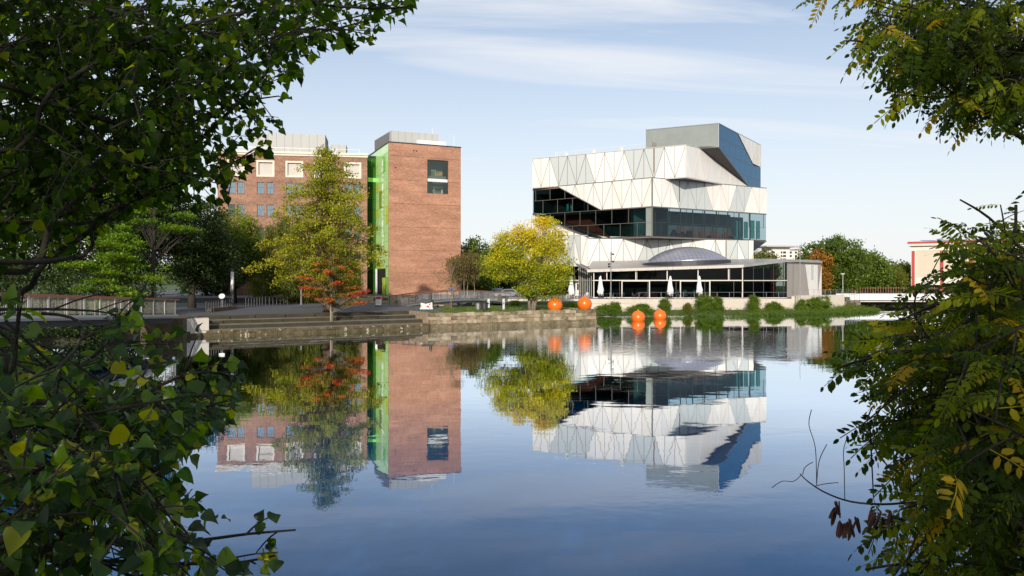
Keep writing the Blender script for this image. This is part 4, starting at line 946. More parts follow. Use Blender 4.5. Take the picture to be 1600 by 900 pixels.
# ------------------------------------------------------------------ bridges and railings
lb = thing('footbridge', 'straight footbridge with pale bar railing and orange wooden handrail at left', 'bridge', (-28.5, 45, 1.9))
def lbz(Y): return 1.95 + (61.5 - Y) * .0435
XB0, XB1 = -27.0, -30.4
b = MB()
for k in range(14):
    ya, yb = 61.8 - k * 4.6, 61.8 - (k + 1) * 4.6
    b.add([(XB0 + .12, ya, lbz(ya)), (XB1 - .12, ya, lbz(ya)), (XB1 - .12, yb, lbz(yb)), (XB0 + .12, yb, lbz(yb)), (XB0 + .12, ya, lbz(ya) - .28), (XB1 - .12, ya, lbz(ya) - .28), (XB1 - .12, yb, lbz(yb) - .28), (XB0 + .12, yb, lbz(yb) - .28)], [(0, 1, 2, 3), (7, 6, 5, 4), (0, 3, 7, 4), (1, 5, 6, 2)])
b.build('deck', m_steel, lb)
b = MB(); b.beam((XB0 + .125, 61.8, lbz(61.8) - .06), (XB0 + .125, 1, lbz(1) - .06), .05, .16); b.build('deck_edge', m_lit_steel, lb)
b = MB(); b.beam((XB0 - .5, 61.8, lbz(61.8) - .45), (XB0 - .5, 1, lbz(1) - .45), .3, .4); b.beam((XB1 + .5, 61.8, lbz(61.8) - .45), (XB1 + .5, 1, lbz(1) - .45), .3, .4); b.build('girder', m_steeld, lb)
for X in (XB0, XB1):
    rail = MB(); rail.beam((X, 62.2, lbz(62.2) + 1.2), (X, 1, lbz(1) + 1.2), .16, .11); ro_ = rail.build('handrail', m_rail_wood, lb)
    y = 61.6
    while y > 4:
        b = MB(); b.box((X, y, lbz(y) + .58), (.05, .13, 1.16)); b.build('post', m_lit_steel, lb); y -= 1.87
    b = MB(); y = 61.5
    while y > (25 if X == XB0 else 38):
        b.beam((X, y, lbz(y) + .1), (X, y, lbz(y) + 1.15), .013); y -= .15
    b.beam((X, 61.6, lbz(61.6) + .1), (X, 4, lbz(4) + .1), .03); b.build('balusters', M('baluster_steel', (.26, .24, .20), .5, metal=.2), lb)['kind'] = 'stuff'
b = MB(); b.poly([(-26.9, 62.7), (-26.5, 64.0), (-30.6, 64.4), (-30.6, 63.2)], -1, 1.60); b.build('abutment', m_moss, lb)  # dark stone colour here stands in for the shade under the bridge
b = MB(); b.poly([(-27.2, 62.9), (-25.3, 64.1), (-25.9, 65.4), (-27.6, 64.6)], .3, 1.52); b.build('wing_wall', m_conc, lb)

fb = thing('arched_footbridge', 'dark gently arched footbridge with brown handrails between plaza and museum', 'bridge', (-7.4, 94.5, 1.65))
B0, B1 = Vector((-13.5, 89.0)), Vector((-1.0, 100.5)); bd = (B1 - B0).normalized(); bn = Vector((bd.y, -bd.x)); bl = (B1 - B0).length
def bz(k): return 1.66 + .50 * math.sin(math.pi * min(max(k, 0), 1)) + .15 * k
def bp_(k, n, z=0): p = B0 + (B1 - B0) * k + bn * n; return Vector((p.x, p.y, bz(k) + z))
b = MB(); NS = 18
for k in range(NS):
    a_, c_ = k / NS, (k + 1) / NS
    b.add([bp_(a_, -1.3), bp_(a_, 1.3), bp_(c_, 1.3), bp_(c_, -1.3), bp_(a_, -1.3, -.38), bp_(a_, 1.3, -.38), bp_(c_, 1.3, -.38), bp_(c_, -1.3, -.38)], [(0, 1, 2, 3), (7, 6, 5, 4), (1, 5, 6, 2), (0, 3, 7, 4)])
b.build('deck', m_steeld, fb)
b = MB()
for k in range(NS): b.beam(bp_(k / NS, 1.33, -.05), bp_((k + 1) / NS, 1.33, -.05), .05, .14)
b.build('deck_edge', m_steel, fb)
for n_ in (-1.25, 1.25):
    b = MB(); b.tube([bp_(k / NS, n_, 1.08) for k in range(NS + 1)], .055, 6); b.build('handrail', m_rust, fb)
    for k in range(NS // 1 + 1):
        b = MB(); b.beam(bp_(k / NS, n_), bp_(k / NS, n_, 1.06), .06); b.build('post', m_steeld, fb)
    b = MB()
    for k in range(NS * 8): b.beam(bp_(k / NS / 8, n_, .1), bp_(k / NS / 8, n_, 1.03), .010)
    b.build('balusters', m_steel, fb)['kind'] = 'stuff'

def railing(name, label, pts, h, mat, n_posts, cat='railing', bars=2, group=None, thick=.05):
    pts = [Vector(p) for p in pts]; c = sum(pts, Vector()) / len(pts)
    t_ = thing(name, label, cat, c, group)
    b = MB(); b.tube([p + Vector((0, 0, h)) for p in pts], thick * .6, 6); b.build('handrail', mat, t_)
    for k in range(n_posts):
        x = k / (n_posts - 1) * (len(pts) - 1); i = min(int(x), len(pts) - 2); p = pts[i].lerp(pts[i + 1], x - i)
        b = MB(); b.beam(p, p + Vector((0, 0, h)), thick); b.build('post', mat, t_)
    b = MB()
    for j in range(bars): zz = h * (j + .3) / (bars + .2); b.tube([p + Vector((0, 0, zz)) for p in pts], thick * .25, 5)
    b.build('bar', mat, t_)
    return t_
zP = 1.64
railing('plaza_railing', 'dark steel railing along the far edge of the plaza lawn', [px(384, 480, 84)[:2] + (1.6,), px(412, 478.5, 87)[:2] + (1.62,), px(449, 476.5, 90.5)[:2] + (1.66,)], 1.1, m_steeld, 14, thick=.07)
railing('plaza_railing', 'dark steel railing between the white column and the left footbridge', [px(322, 488, 72.5)[:2] + (1.53,), px(362, 478, 82)[:2] + (1.6,)], 1.1, m_steeld, 12, thick=.06)
railing('terrace_railing', 'thin steel railing in front of the pavilion glass', [(17.8, 107.7, TZ), (28, 108.1, TZ), (39.4, 108.5, TZ)], .95, m_steel, 14, bars=1, thick=.035)
railing('terrace_railing', 'thin steel railing on the raised wall right of the pavilion', [(41.6, 112.1, 2.3), (46, 114.9, 2.3), (50.3, 117.2, 2.3)], .8, m_steel, 9, bars=2, thick=.035)
b = thing('planter_wall', 'low mossy stone planter edge beside the white column', 'wall', px(345, 482, 78))
mb = MB(); p_, q_ = px(327, 484, 75), px(366, 481, 80.5); mb.beam((p_.x, p_.y, 1.68), (q_.x, q_.y, 1.74), .5, .42); mb.build('wall_block', m_moss, b)

# far right: pier, low bridge and weir
pier = stone_wall('river_pier', 'brown stone river pier at the end of the terrace wall', (50.7, 117.0), (57.2, 126), -.4, 1.25, thick=1.2, ch=.45, wmin=.7, wmax=1.6, mats=[m_moss, m_stone])
railing('pier_railing', 'glass paned steel railing on top of the river pier', [(50.8, 117.4, 1.25), (54, 122, 1.25), (57.1, 126.2, 1.25)], 1.0, m_steel, 7, bars=3, thick=.05)
wb = thing('low_bridge', 'low white bridge across the side channel at right', 'bridge', (72, 132, 1))
b = MB(); b.box((77, 133, .95), (44, 5, .35)); b.build('deck', m_steeld, wb)
for k in range(11):
    b = MB(); b.box((57.0 + k * 4, 130.45, 1.66), (3.96, .22, 1.05)); b.build('parapet_panel', m_canvas, wb)
b = MB(); b.beam((55, 130.4, 2.24), (99, 130.4, 2.24), .12, .08); b.build('handrail', m_steel, wb)
b = MB(); b.box((77, 130.3, .9), (44, .3, .2)); b.build('edge_beam', m_conc, wb)
weir = thing('weir', 'rubble weir of brown stones under the low white bridge', 'weir', (72, 134, 0))
mb = MB()
for k in range(240):
    x, y = R.uniform(57, 96), R.uniform(132.5, 135.5); r = R.uniform(.15, .4); mb.box((x, y, R.uniform(-.05, .25)), (r * 1.8, r * 1.4, r), rz=R.uniform(0, 3))
mb.build('rubble', m_stone, weir)['kind'] = 'stuff'
fe = thing('garden_fence', 'rusty brown slatted fence behind the low white bridge', 'fence', (70, 150, 1.7))
b = MB()
for k in range(80): b.beam((60 + k * .5, 150, 1.7), (60 + k * .5, 150, 3.1), .12, .05)
b.beam((60, 150, 2.9), (100, 150, 2.9), .08); b.build('slats', m_rust, fe)['kind'] = 'stuff'

# ------------------------------------------------------------------ buoys, parasols, lamps, furniture, signs
m_orange = M('orange_plastic', (0.86, 0.165, 0.012), 0.28, var=.15, vscale=2, c2=(.74, .14, .012), spec=.5)
def buoy(label, x, y, z, r, group):
    t_ = thing('orange_buoy', label, 'buoy', (x, y, z - r), group)
    b = MB(); prof = [(max(r * math.sin(math.pi * k / 20), .01), r - r * math.cos(math.pi * k / 20)) for k in range(21)]
    b.lathe(prof, (0, 0, 0), seg=28); b.build('float', m_orange, t_, smooth=True, off=(0, 0, 0))
    b = MB(); b.lathe([(.16, 2 * r - .06), (.15, 2 * r + .03), (.07, 2 * r + .05), (.06, 2 * r + .13), (.02, 2 * r + .15)], (0, 0, 0), seg=12); b.build('mooring_eye', m_orange, t_, off=(0, 0, 0))
    b = MB(); b.lathe([(r + .004, r - .02), (r + .006, r), (r + .004, r + .02)], (0, 0, 0), seg=28); b.build('seam', m_orange, t_, off=(0, 0, 0))
    return t_
gB = 'four orange ball buoys'
p = px(868, 478, 80.4); buoy('left orange ball lying on the quay lawn beside the yellow tree', p.x, p.y + 1, 1.36 + .62, .80, gB)
p = px(915, 478, 83.0); buoy('right orange ball lying near the end of the stone quay', p.x, p.y + 1.2, 1.36 + .66, .80, gB)
p = px(997, 501, 87.5); buoy('left orange ball buoy floating on the water', p.x, p.y, .36, .79, gB)
p = px(1031, 498, 91.2); buoy('right orange ball buoy floating on the water', p.x, p.y, .34, .78, gB)
rope = MB(); r0 = Vector((9.3, 84.2, 1.2)); r1 = px(997, 492, 87.5)
rope.tube([r0.lerp(Vector((r1.x, r1.y, .75)), k / 10) + Vector((0, 0, -.55 * math.sin(math.pi * k / 10))) for k in range(11)], .02, 5)
tag(rope.build('mooring_rope', m_steel), 'slack rope from the stone quay to the floating buoy', 'rope')

def parasol(label, u, Y, zt_):
    p = px(u, 464, Y); t_ = thing('closed_parasol', label, 'parasol', (p.x, p.y, TZ), 'closed white parasols on the terrace')
    b = MB(); b.lathe([(.03, 0), (.03, 3.2)], seg=8); b.build('pole', m_steel, t_, off=(0, 0, 0))
    b = MB(); b.box((0, 0, .05), (.8, .8, .1)); b.build('base', m_steeld, t_, off=(0, 0, 0))
    a = R.uniform(0, 1); b = MB()
    b.lathe([(.30, .55), (.36, .62), (.40, .85), (.42, 1.05), (.40, 1.25), (.31, 1.8), (.22, 2.5), (.15, 3.0), (.07, 3.22), (.02, 3.28)], seg=32, flute=.13, nf=8)
    for i in range(len(b.v)):
        x, y, z = b.v[i]; k = .05 * math.sin(9 * z + 3 * a); b.v[i] = (x + k, y + .04 * math.cos(7 * z), z + (.14 * math.sin(5 * math.atan2(y, x) + a * 6) if z < .7 else 0))
    b.build('canopy', m_canvas, t_, smooth=True, off=(0, 0, 0))
    b = MB(); b.lathe([(.40, 1.10), (.415, 1.13), (.40, 1.17)], seg=20); b.build('strap', m_canvas, t_, off=(0, 0, 0))
parasol('closed white parasol by the entrance door, leftmost of four', 893, 110.5, 0)
parasol('closed white parasol left of the tall lamp post', 938.3, 110.3, 0)
parasol('closed white parasol between the two pavilion door frames', 1047.6, 109.6, 0)
parasol('rightmost closed white parasol in front of a pavilion door frame', 1093, 109.4, 0)

def pole_lamp(name, label, u, v, Y, zb_, h, r=.06, mat=None, cat='lamp post', spots=0, head=None):
    p = px(u, v, Y); t_ = thing(name, label, cat, (p.x, p.y, zb_))
    b = MB(); b.tube([(0, 0, 0), (0, 0, h * .5), (0, 0, h)], [r, r * .9, r * .75], 8); b.build('pole', mat or m_steel, t_, off=(0, 0, 0))
    for k in range(spots):
        a = [0.4, 3.4, 2.9, 5.9][k % 4]; z = h - [.35, 2.1, 1.75, 1.4][k % 4]; b = MB()
        d = Vector((math.cos(a), math.sin(a) * .3 - .6, -.3)).normalized()
        b.beam((0, 0, z), Vector((d.x * .25, d.y * .25, z)), .05); c = Vector((d.x * .3, d.y * .3, z)); b.tube([c - d * .14, c + d * .16], [.09, .14], 8)
        b.build('spotlight', m_steeld, t_, off=(0, 0, 0))
    if head == 'bar': b = MB(); b.box((-.05, 0, h), (.55, .18, .10)); b.build('lamp_head', m_canvas, t_, off=(0, 0, 0))
    if head == 'tube':
        b = MB(); b.lathe([(.17, h * .40), (.17, h * .985), (.15, h)], seg=12); b.build('light_tube', m_canvas, t_, off=(0, 0, 0))
        b = MB(); b.lathe([(.19, h * .95), (.19, h * 1.03)], seg=12); b.build('cap', m_steeld, t_, off=(0, 0, 0))
    return t_
pole_lamp('lamp_post', 'tall lamp post with black spotlights on the museum terrace', 954.5, 466, 109, TZ, 6.7, .085, spots=4)
pole_lamp('lamp_post', 'white street lamp with flat head at the river pier', 1317, 464, 118.5, 1.3, 4.2, .07, head='bar')
pole_lamp('lamp_post', 'small distant street lamp behind the river pier', 1337, 460, 150, 1.7, 4.0, .07, head='bar')
pole_lamp('lamp_post', 'thin grey mast in front of the pavilion end wall', 1250, 466, 110.5, TZ, 7.6, .06)
pole_lamp('light_column', 'white luminous column on dark base beside the plaza', 363, 478, 82.5, 1.6, 4.15, .20, m_steeld, 'light column', head='tube')
pole_lamp('information_post', 'thin grey information post on the plaza lawn', 470.5, 476, 91.5, 1.67, 2.0, .11, m_steel, 'post')
# disc shaped sign near the left bridge
t_ = thing('round_sign', 'white tilted disc sign beside the plaza railing', 'sign', px(347, 480, 79)[:2] + (1.6,))
b = MB(); b.lathe([(.05, 0), (.05, 1.25)], seg=8); b.build('post', m_steel, t_, off=(0, 0, 0))
b = MB(); b.lathe([(.30, -.03), (.30, .03)], seg=20); o = b.build('disc', m_canvas, t_, off=(0, 0, 0)); o.location = (0, -.06, 1.4); o.rotation_euler = (math.radians(55), math.radians(18), 0)
# red and white standing sign
t_ = thing('advert_board', 'red and white standing sign board by the footbridge', 'sign', px(591.5, 478, 88)[:2] + (1.65,))
b = MB(); b.box((0, 0, .62), (.66, .12, 1.05)); b.build('board', m_canvas, t_, off=(0, 0, 0))
b = MB(); b.box((0, -.062, .95), (.60, .01, .32)); b.build('red_panel', m_redp, t_, off=(0, 0, 0))
b = MB(); b.box((0, 0, .06), (.70, .5, .12)); b.build('foot', m_steeld, t_, off=(0, 0, 0))
b = MB()
for k in range(3): b.box((0, -.063, .62 - .14 * k), (.42, .008, .035))
b.build('text_line', m_grey, t_, off=(0, 0, 0))
# patterned cart with black cover
t_ = thing('patterned_cart', 'colourful patterned cart with a black cover beside the footbridge railing', 'cart', px(667, 480, 83)[:2] + (1.5,))
m_pat, t, o_ = new_mat('colour_pattern')
pp = node(t, 'ShaderNodeBsdfPrincipled'); pp.inputs['Roughness'].default_value = .5; L(t, pp.outputs[0], o_.inputs[0])
tcn = node(t, 'ShaderNodeTexCoord'); vo = node(t, 'ShaderNodeTexVoronoi'); vo.inputs['Scale'].default_value = 4.5; L(t, tcn.outputs['Object'], vo.inputs['Vector'])
rp = node(t, 'ShaderNodeValToRGB'); rp.color_ramp.interpolation = 'CONSTANT'; es = rp.color_ramp.elements
for i, (x, c) in enumerate(((0, (.8, .78, .74)), (.40, (.75, .5, .03)), (.5, (.8, .78, .74)), (.62, (.08, .30, .55)), (.7, (.65, .06, .04)), (.78, (.10, .40, .12)), (.86, (.8, .78, .74)))):
    if i > 1: es.new(x)
    es[i].position = x; es[i].color = rgb(c)
sr = node(t, 'ShaderNodeSeparateColor'); L(t, vo.outputs['Color'], sr.inputs[0]); L(t, sr.outputs[0], rp.inputs[0]); L(t, rp.outputs[0], pp.inputs['Base Color'])
b = MB(); b.poly([(-.62, -.4), (.62, -.4), (.62, .4), (-.62, .4)], .12, [.72, .78, .78, .72]); b.poly([(-.70, -.43), (.68, -.43), (.68, .43), (-.70, .43)], .02, .14); b.build('body', m_pat, t_, off=(0, 0, 0))
b = MB(); b.add([(-.62, -.44, .72), (.70, -.44, .80), (.74, .44, .85), (-.64, .44, .75), (-.52, -.3, 1.08), (.55, -.3, 1.02), (.58, .3, 1.05), (-.5, .3, 1.1), (0, -.46, .62), (.78, -.2, .5)], [(0, 8, 1, 5, 4), (1, 9, 2, 6, 5), (2, 3, 7, 6), (3, 0, 4, 7), (4, 5, 6, 7)]); b.build('cover', m_black, t_, off=(0, 0, 0))
for x in (-.4, .4):
    for y in (-.36, .36): b = MB(); b.tube([(x, y - .04, .10), (x, y + .04, .10)], .11, 10); b.build('wheel', m_black, t_, off=(0, 0, 0))
# post with two knobs behind the cart
t_ = thing('mooring_post', 'dark post with two knobs behind the patterned cart', 'post', px(673, 478, 85)[:2] + (1.55,))
b = MB(); b.lathe([(.16, 0), (.16, 1.35), (.12, 1.45)], seg=10); b.build('shaft', m_steeld, t_, off=(0, 0, 0))
for x in (-.09, .09): b = MB(); b.lathe([(.03, 1.44), (.05, 1.55), (.07, 1.64), (.03, 1.7)], (x, 0, 0), seg=8); b.build('knob', m_steeld, t_, off=(0, 0, 0))
# bins
for i, (u, Y, lab) in enumerate(((747, 82.6, 'grey litter bin on the quay lawn'), (757, 82.2, 'black litter bin on the quay lawn'))):
    t_ = thing('litter_bin', lab, 'bin', px(u, 480, Y)[:2] + (1.36,)); m_b = m_steel if i == 0 else m_steeld; s = .85 if i == 0 else 1.15
    b = MB(); b.lathe([(.27 * s, .04), (.31 * s, .2), (.33 * s, .78), (.34 * s, .8)], seg=14); b.build('body', m_b, t_, off=(0, 0, 0))
    b = MB(); b.lathe([(.36 * s, .8), (.36 * s, .86), (.25 * s, .93)], seg=14); b.build('lid', m_steeld if i == 0 else m_black, t_, off=(0, 0, 0))
for u, lab in ((763.5, 'left grey pillar with round lamps by the footbridge'), (787, 'right grey pillar with round lamps by the footbridge')):
    t_ = thing('signal_pillar', lab, 'pillar', px(u, 480, 84.5)[:2] + (1.36,))
    b = MB(); b.box((0, 0, .62), (.26, .22, 1.24)); b.build('body', m_steel, t_, off=(0, 0, 0))
    for z in (.35, .7, 1.05):
        b = MB(); b.tube([(0, -.13, z), (0, -.10, z)], .075, 10); b.build('lens', m_canvas if z != .7 else m_steeld, t_, off=(0, 0, 0))
# terrace chairs and tables
def chair_mesh():
    b = MB(); b.box((0, 0, .45), (.44, .44, .03)); b.box((0, .22, .72), (.44, .03, .34))
    for x in (-.19, .19):
        for y in (-.19, .21): b.beam((x, y, 0), (x, y, .45 if y < 0 else .88), .03)
        b.beam((x, -.2, .62), (x, .22, .64), .03)
    o = b.build('terrace_chair', None); me = o.data; bpy.data.objects.remove(o); return me
def table_mesh():
    b = MB(); b.box((0, 0, .73), (.75, .75, .04)); b.beam((0, 0, .05), (0, 0, .71), .06); b.beam((-.3, 0, .03), (.3, 0, .03), .05); b.beam((0, -.3, .03), (0, .3, .03), .05)
    o = b.build('cafe_table', None); me = o.data; bpy.data.objects.remove(o); return me
cme, tme = chair_mesh(), table_mesh()
cme.materials.append(m_steeld); cme2 = cme.copy(); cme2.materials[0] = m_canvas; tme.materials.append(m_steeld)
spots = [(879, 110.8, 'beside the entrance door'), (908, 110.9, 'right of the entrance parasol'), (948, 109.7, 'left of the tall lamp post'), (964, 109.6, 'right of the tall lamp post'), (999, 109.4, 'before the left door frame'), (1052, 109.2, 'under the third parasol'), (1080, 109.2, 'before the right door frame')]
for i, (u, Y, w) in enumerate(spots):
    p = px(u, 460, Y); o = bpy.data.objects.new('cafe_table', tme); put(o); o.location = (p.x, p.y, TZ); o.rotation_euler.z = R.uniform(0, 1.5)
    tag(o, 'small dark cafe table ' + w, 'table', 'cafe tables on the terrace')
    for k, (dx, dy) in enumerate(((-.75, .1), (.72, -.12))):
        c = bpy.data.objects.new('terrace_chair', cme2 if (i == 1 or (i == 0 and k == 1) or (i == 3 and k == 0)) else cme); put(c); c.location = (p.x + dx, p.y + dy, TZ)
        c.rotation_euler.z = (math.pi / 2 if dx < 0 else -math.pi / 2) + R.uniform(-.6, .6)
        tag(c, ('white' if c.data is cme2 else 'dark') + ' chair on the ' + ('left' if dx < 0 else 'right') + ' side of the cafe table ' + w, 'chair', 'cafe chairs on the terrace')
# person on the footbridge
def skin_fig(name, pts, edges, rads, mat, parent, sub=2):
    me = bpy.data.meshes.new(name); me.from_pydata(pts, edges, []); o = bpy.data.objects.new(name, me); put(o, parent)
    sk = o.modifiers.new('skin', 'SKIN'); sk.use_smooth_shade = True
    lay = me.skin_vertices[0].data if me.skin_vertices else None
    if lay is None: bpy.context.view_layer.update()
    for i, r in enumerate(rads): me.skin_vertices[0].data[i].radius = (r[0], r[1])
    me.skin_vertices[0].data[0].use_root = True
    ss = o.modifiers.new('sub', 'SUBSURF'); ss.levels = sub; ss.render_levels = sub
    me.materials.append(mat); return o
pk = bp_(.47, .2)
per = thing('person', 'person in blue shirt and light trousers crossing the arched footbridge', 'person', pk)
P_ = [(0, 0, .95), (0, 0, 1.12), (0, 0, 1.38), (0, 0, 1.50), (0, -.01, 1.58), (0, -.02, 1.70), (-.10, 0, .90), (-.12, -.12, .50), (-.12, -.02, .08), (-.12, -.16, .03), (.10, 0, .90), (.12, .12, .50), (.12, .22, .10), (.12, .10, .03), (-.20, 0, 1.42), (-.27, .06, 1.16), (-.27, -.04, .92), (.20, 0, 1.42), (.27, -.06, 1.16), (.26, -.16, .95)]
E_ = [(0, 1), (1, 2), (2, 3), (3, 4), (4, 5), (0, 6), (6, 7), (7, 8), (8, 9), (0, 10), (10, 11), (11, 12), (12, 13), (2, 14), (14, 15), (15, 16), (2, 17), (17, 18), (18, 19)]
R_ = [(.14, .10), (.14, .10), (.16, .11), (.06, .06), (.09, .10), (.07, .08), (.085, .085), (.06, .06), (.045, .045), (.035, .03), (.085, .085), (.06, .06), (.045, .045), (.035, .03), (.06, .06), (.045, .045), (.035, .035), (.06, .06), (.045, .045), (.035, .035)]
skin_fig('body', P_, E_, R_, M('skin', (.45, .27, .19), .6), per)
T_ = [0, 1, 2, 14, 15, 17, 18]; 
skin_fig('shirt', [P_[i] for i in T_], [(0, 1), (1, 2), (2, 3), (3, 4), (2, 5), (5, 6)], [(R_[i][0] + .025, R_[i][1] + .025) for i in T_], M('shirt_blue', (.07, .15, .42), .8), per)
T_ = [0, 6, 7, 8, 10, 11, 12]
skin_fig('trousers', [P_[i] for i in T_], [(0, 1), (1, 2), (2, 3), (0, 4), (4, 5), (5, 6)], [(R_[i][0] + .025, R_[i][1] + .025) for i in T_], M('trousers', (.45, .42, .38), .8), per)
b = MB(); b.lathe([(.02, 1.83), (.08, 1.82), (.115, 1.76), (.118, 1.68), (.10, 1.64)], seg=12); b.build('hair', M('hair', (.16, .08, .04), .7), per, off=(0, 0, 0))
# parked cars behind the yellow tree
def car(label, u, Y, col, rz):
    t_ = thing('parked_car', label, 'car', px(u, 460, Y)[:2] + (1.68,), 'cars parked behind the yellow tree', rz)
    pf = [(-2.1, .35), (-2.12, .75), (-1.9, .92), (-1.1, .98), (-.55, 1.42), (.9, 1.45), (1.6, 1.0), (2.05, .85), (2.1, .4)]
    V = [(x, -.82 + (.10 if z > 1.2 else 0), z) for x, z in pf] + [(x, .82 - (.10 if z > 1.2 else 0), z) for x, z in pf]; n = len(pf)
    b = MB(); b.add(V, [tuple(range(n - 1, -1, -1)), tuple(range(n, 2 * n))] + [(i, (i + 1) % n, n + (i + 1) % n, n + i) for i in range(n)]); b.build('body', M('car_' + col[0], col[1], .3, coat=.6), t_, off=(0, 0, 0))
    b = MB()
    for y in (-.84, .84): b.add([(-.95, y, 1.0), (-.5, y * .9, 1.36), (.82, y * .9, 1.38), (1.35, y, 1.02)], [(0, 1, 2, 3)])
    b.build('side_window', m_dark, t_, off=(0, 0, 0))
    for x in (-1.3, 1.3):
        for y in (-.8, .8): b = MB(); b.tube([(x, y - .09, .32), (x, y + .09, .32)], .32, 14); b.build('wheel', m_black, t_, off=(0, 0, 0))
car('silver car parked behind the yellow tree', 793, 122, ('silver', (.20, .21, .23)), .1)
car('blue car parked left of the silver one behind the yellow tree', 775, 126, ('blue', (.05, .10, .28)), .1)

# ------------------------------------------------------------------ foliage
def mesh_np(name, V, Fc, mat, parent=None, tint=None, smooth=False, off=None):
    V = np.asarray(V, np.float32); Fc = np.asarray(Fc, np.int32); k = Fc.shape[1]
    o0 = Vector(off) if off is not None else (rel(parent) if parent else Vector())
    V = V - np.array(o0, np.float32)
    me = bpy.data.meshes.new(name); me.vertices.add(len(V)); me.vertices.foreach_set('co', V.ravel())
    me.loops.add(Fc.size); me.loops.foreach_set('vertex_index', Fc.ravel())
    me.polygons.add(len(Fc)); me.polygons.foreach_set('loop_start', np.arange(0, Fc.size, k, dtype=np.int32))
    if smooth: me.polygons.foreach_set('use_smooth', np.ones(len(Fc), bool))
    if tint is not None:
        at = me.attributes.new('tint', 'FLOAT', 'FACE'); at.data.foreach_set('value', np.asarray(tint, np.float32))
    me.materials.append(mat); me.update(calc_edges=True)
    o = bpy.data.objects.new(name, me); put(o, parent); return o
def rand_rot(n, up=0.0):
    """n random frames whose normals lean up"""
    nr = NR.normal(size=(n, 3)); nr[:, 2] += up; nr /= np.linalg.norm(nr, axis=1)[:, None]
    h = NR.normal(size=(n, 3)); a = np.cross(nr, h); a /= np.linalg.norm(a, axis=1)[:, None] + 1e-9
    return a, np.cross(nr, a), nr
def leaf_cards(C, size, up=0.4, aspect=.62, droop=0.0):
    """small bent leaf sprays (two triangles folded along the midrib) at points C"""
    n = len(C); a, b, nr = rand_rot(n, up)
    if droop:
        a[:, 2] -= droop; a /= np.linalg.norm(a, axis=1)[:, None]; b = np.cross(nr, a); b /= np.linalg.norm(b, axis=1)[:, None] + 1e-9; nr = np.cross(a, b)
    s = (size * NR.uniform(.6, 1.35, n))[:, None]
    p0 = C - a * s * .5; p1 = C + a * s * .5
    q0 = C + b * s * aspect * .5 - nr * s * .14 - a * s * .08; q1 = C - b * s * aspect * .5 - nr * s * .14 - a * s * .08
    V = np.stack([p0, q0, p1, q1], 1).reshape(-1, 3)
    i = np.arange(n)[:, None] * 4
    return V, np.concatenate([i + [[0, 1, 2]], i + [[0, 2, 3]]], 1).reshape(-1, 3)
def tree(name, label, base, trunk_h, trunk_r, clumps, leaf, per, mat, bark, spread=(.5, .5, .35), up=.4, cat='tree', lean=(0, 0), group=None, limbs=40, tint=(0.0, 1.0), tfun=None, stems=None, droop=0.0, aspect=.62):
    """clumps: (n,3) array of clump centres relative to base"""
    t_ = thing(name, label, cat, base, group); base = np.array(base)
    C = np.asarray(clumps); top = C[:, 2].max()
    b = MB()
    for (sx, sy) in (stems or [(0, 0)]):
        pts = [Vector((base[0] + sx * (.25 + k / 6) + lean[0] * k / 6 + R.uniform(-.06, .06) * k * .5, base[1] + sy * (.25 + k / 6) + lean[1] * k / 6, base[2] - .1 + trunk_h * k / 6)) for k in range(7)]
        b.tube(pts, [trunk_r * (1.25 if k == 0 else 1 - .8 * k / 6.5) for k in range(7)], 9)
    b.build('trunk', bark, t_, smooth=True)
    b = MB(); st = (stems or [(0, 0)])
    for i in NR.permutation(len(C))[:limbs]:
        e = Vector(C[i]); sx, sy = st[R.randrange(len(st))]; k = min(max((e.z * .75 - math.hypot(e.x, e.y) * .35) / trunk_h, .12), .97); 
        s = Vector((sx * (.25 + k) + lean[0] * k, sy * (.25 + k) + lean[1] * k, trunk_h * k)); mid = s.lerp(e, .5) + Vector((R.uniform(-.2, .2), R.uniform(-.2, .2), R.uniform(.0, .3)))
        r = trunk_r * .28 * (1 - .5 * k); bs = Vector(base)
        b.tube([bs + s, bs + mid, bs + e], [r, r * .6, r * .15], 5, cap=False)
    b.build('limbs', bark, t_, smooth=True)
    n = len(C); P = np.repeat(C, per, 0) + NR.normal(size=(n * per, 3)) * np.array(spread)
    V, Fc = leaf_cards(P + base, leaf, up, aspect, droop)
    ct = NR.uniform(tint[0], tint[1], n); tt = np.clip(np.repeat(ct, per) * .6 + NR.uniform(tint[0], tint[1], n * per) * .4, 0, 1)
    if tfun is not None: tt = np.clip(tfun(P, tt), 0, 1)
    mesh_np('crown', V, Fc, mat, t_, np.repeat(tt, 2))['kind'] = 'stuff'
    return t_
def blob(n, c, r, shell=.42):
    d = NR.normal(size=(n, 3)); d /= np.linalg.norm(d, axis=1)[:, None]
    return np.array(c) + d * (NR.uniform(0, 1, n) ** shell)[:, None] * np.array(r)
def blobs(specs): return np.concatenate([blob(*s) for s in specs])
bk_dark = M('bark_dark', (.055, .042, .032), .95, var=.6, vscale=6, bump=.8, bscale=20)
bk_red = M('bark_red', (.13, .075, .05), .95, var=.6, vscale=5, bump=.8, bscale=20)
bk_grey = M('bark_grey', (.26, .21, .16), .9, var=.6, vscale=6, bump=.5, bscale=20)
bk_fore = M('bark_foreground', (.030, .024, .017), .95, var=.6, vscale=20, bump=.5, bscale=60)
lf_dark = leaf_mat('leaf_dark', [(0, (.016, .032, .006)), (.6, (.032, .060, .010)), (1, (.070, .110, .014))], trans=.25)
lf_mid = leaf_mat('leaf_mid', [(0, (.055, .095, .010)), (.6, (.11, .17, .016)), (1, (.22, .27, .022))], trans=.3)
lf_lime = leaf_mat('leaf_lime', [(0, (.06, .12, .008)), (.6, (.14, .25, .010)), (1, (.26, .36, .014))], trans=.35)
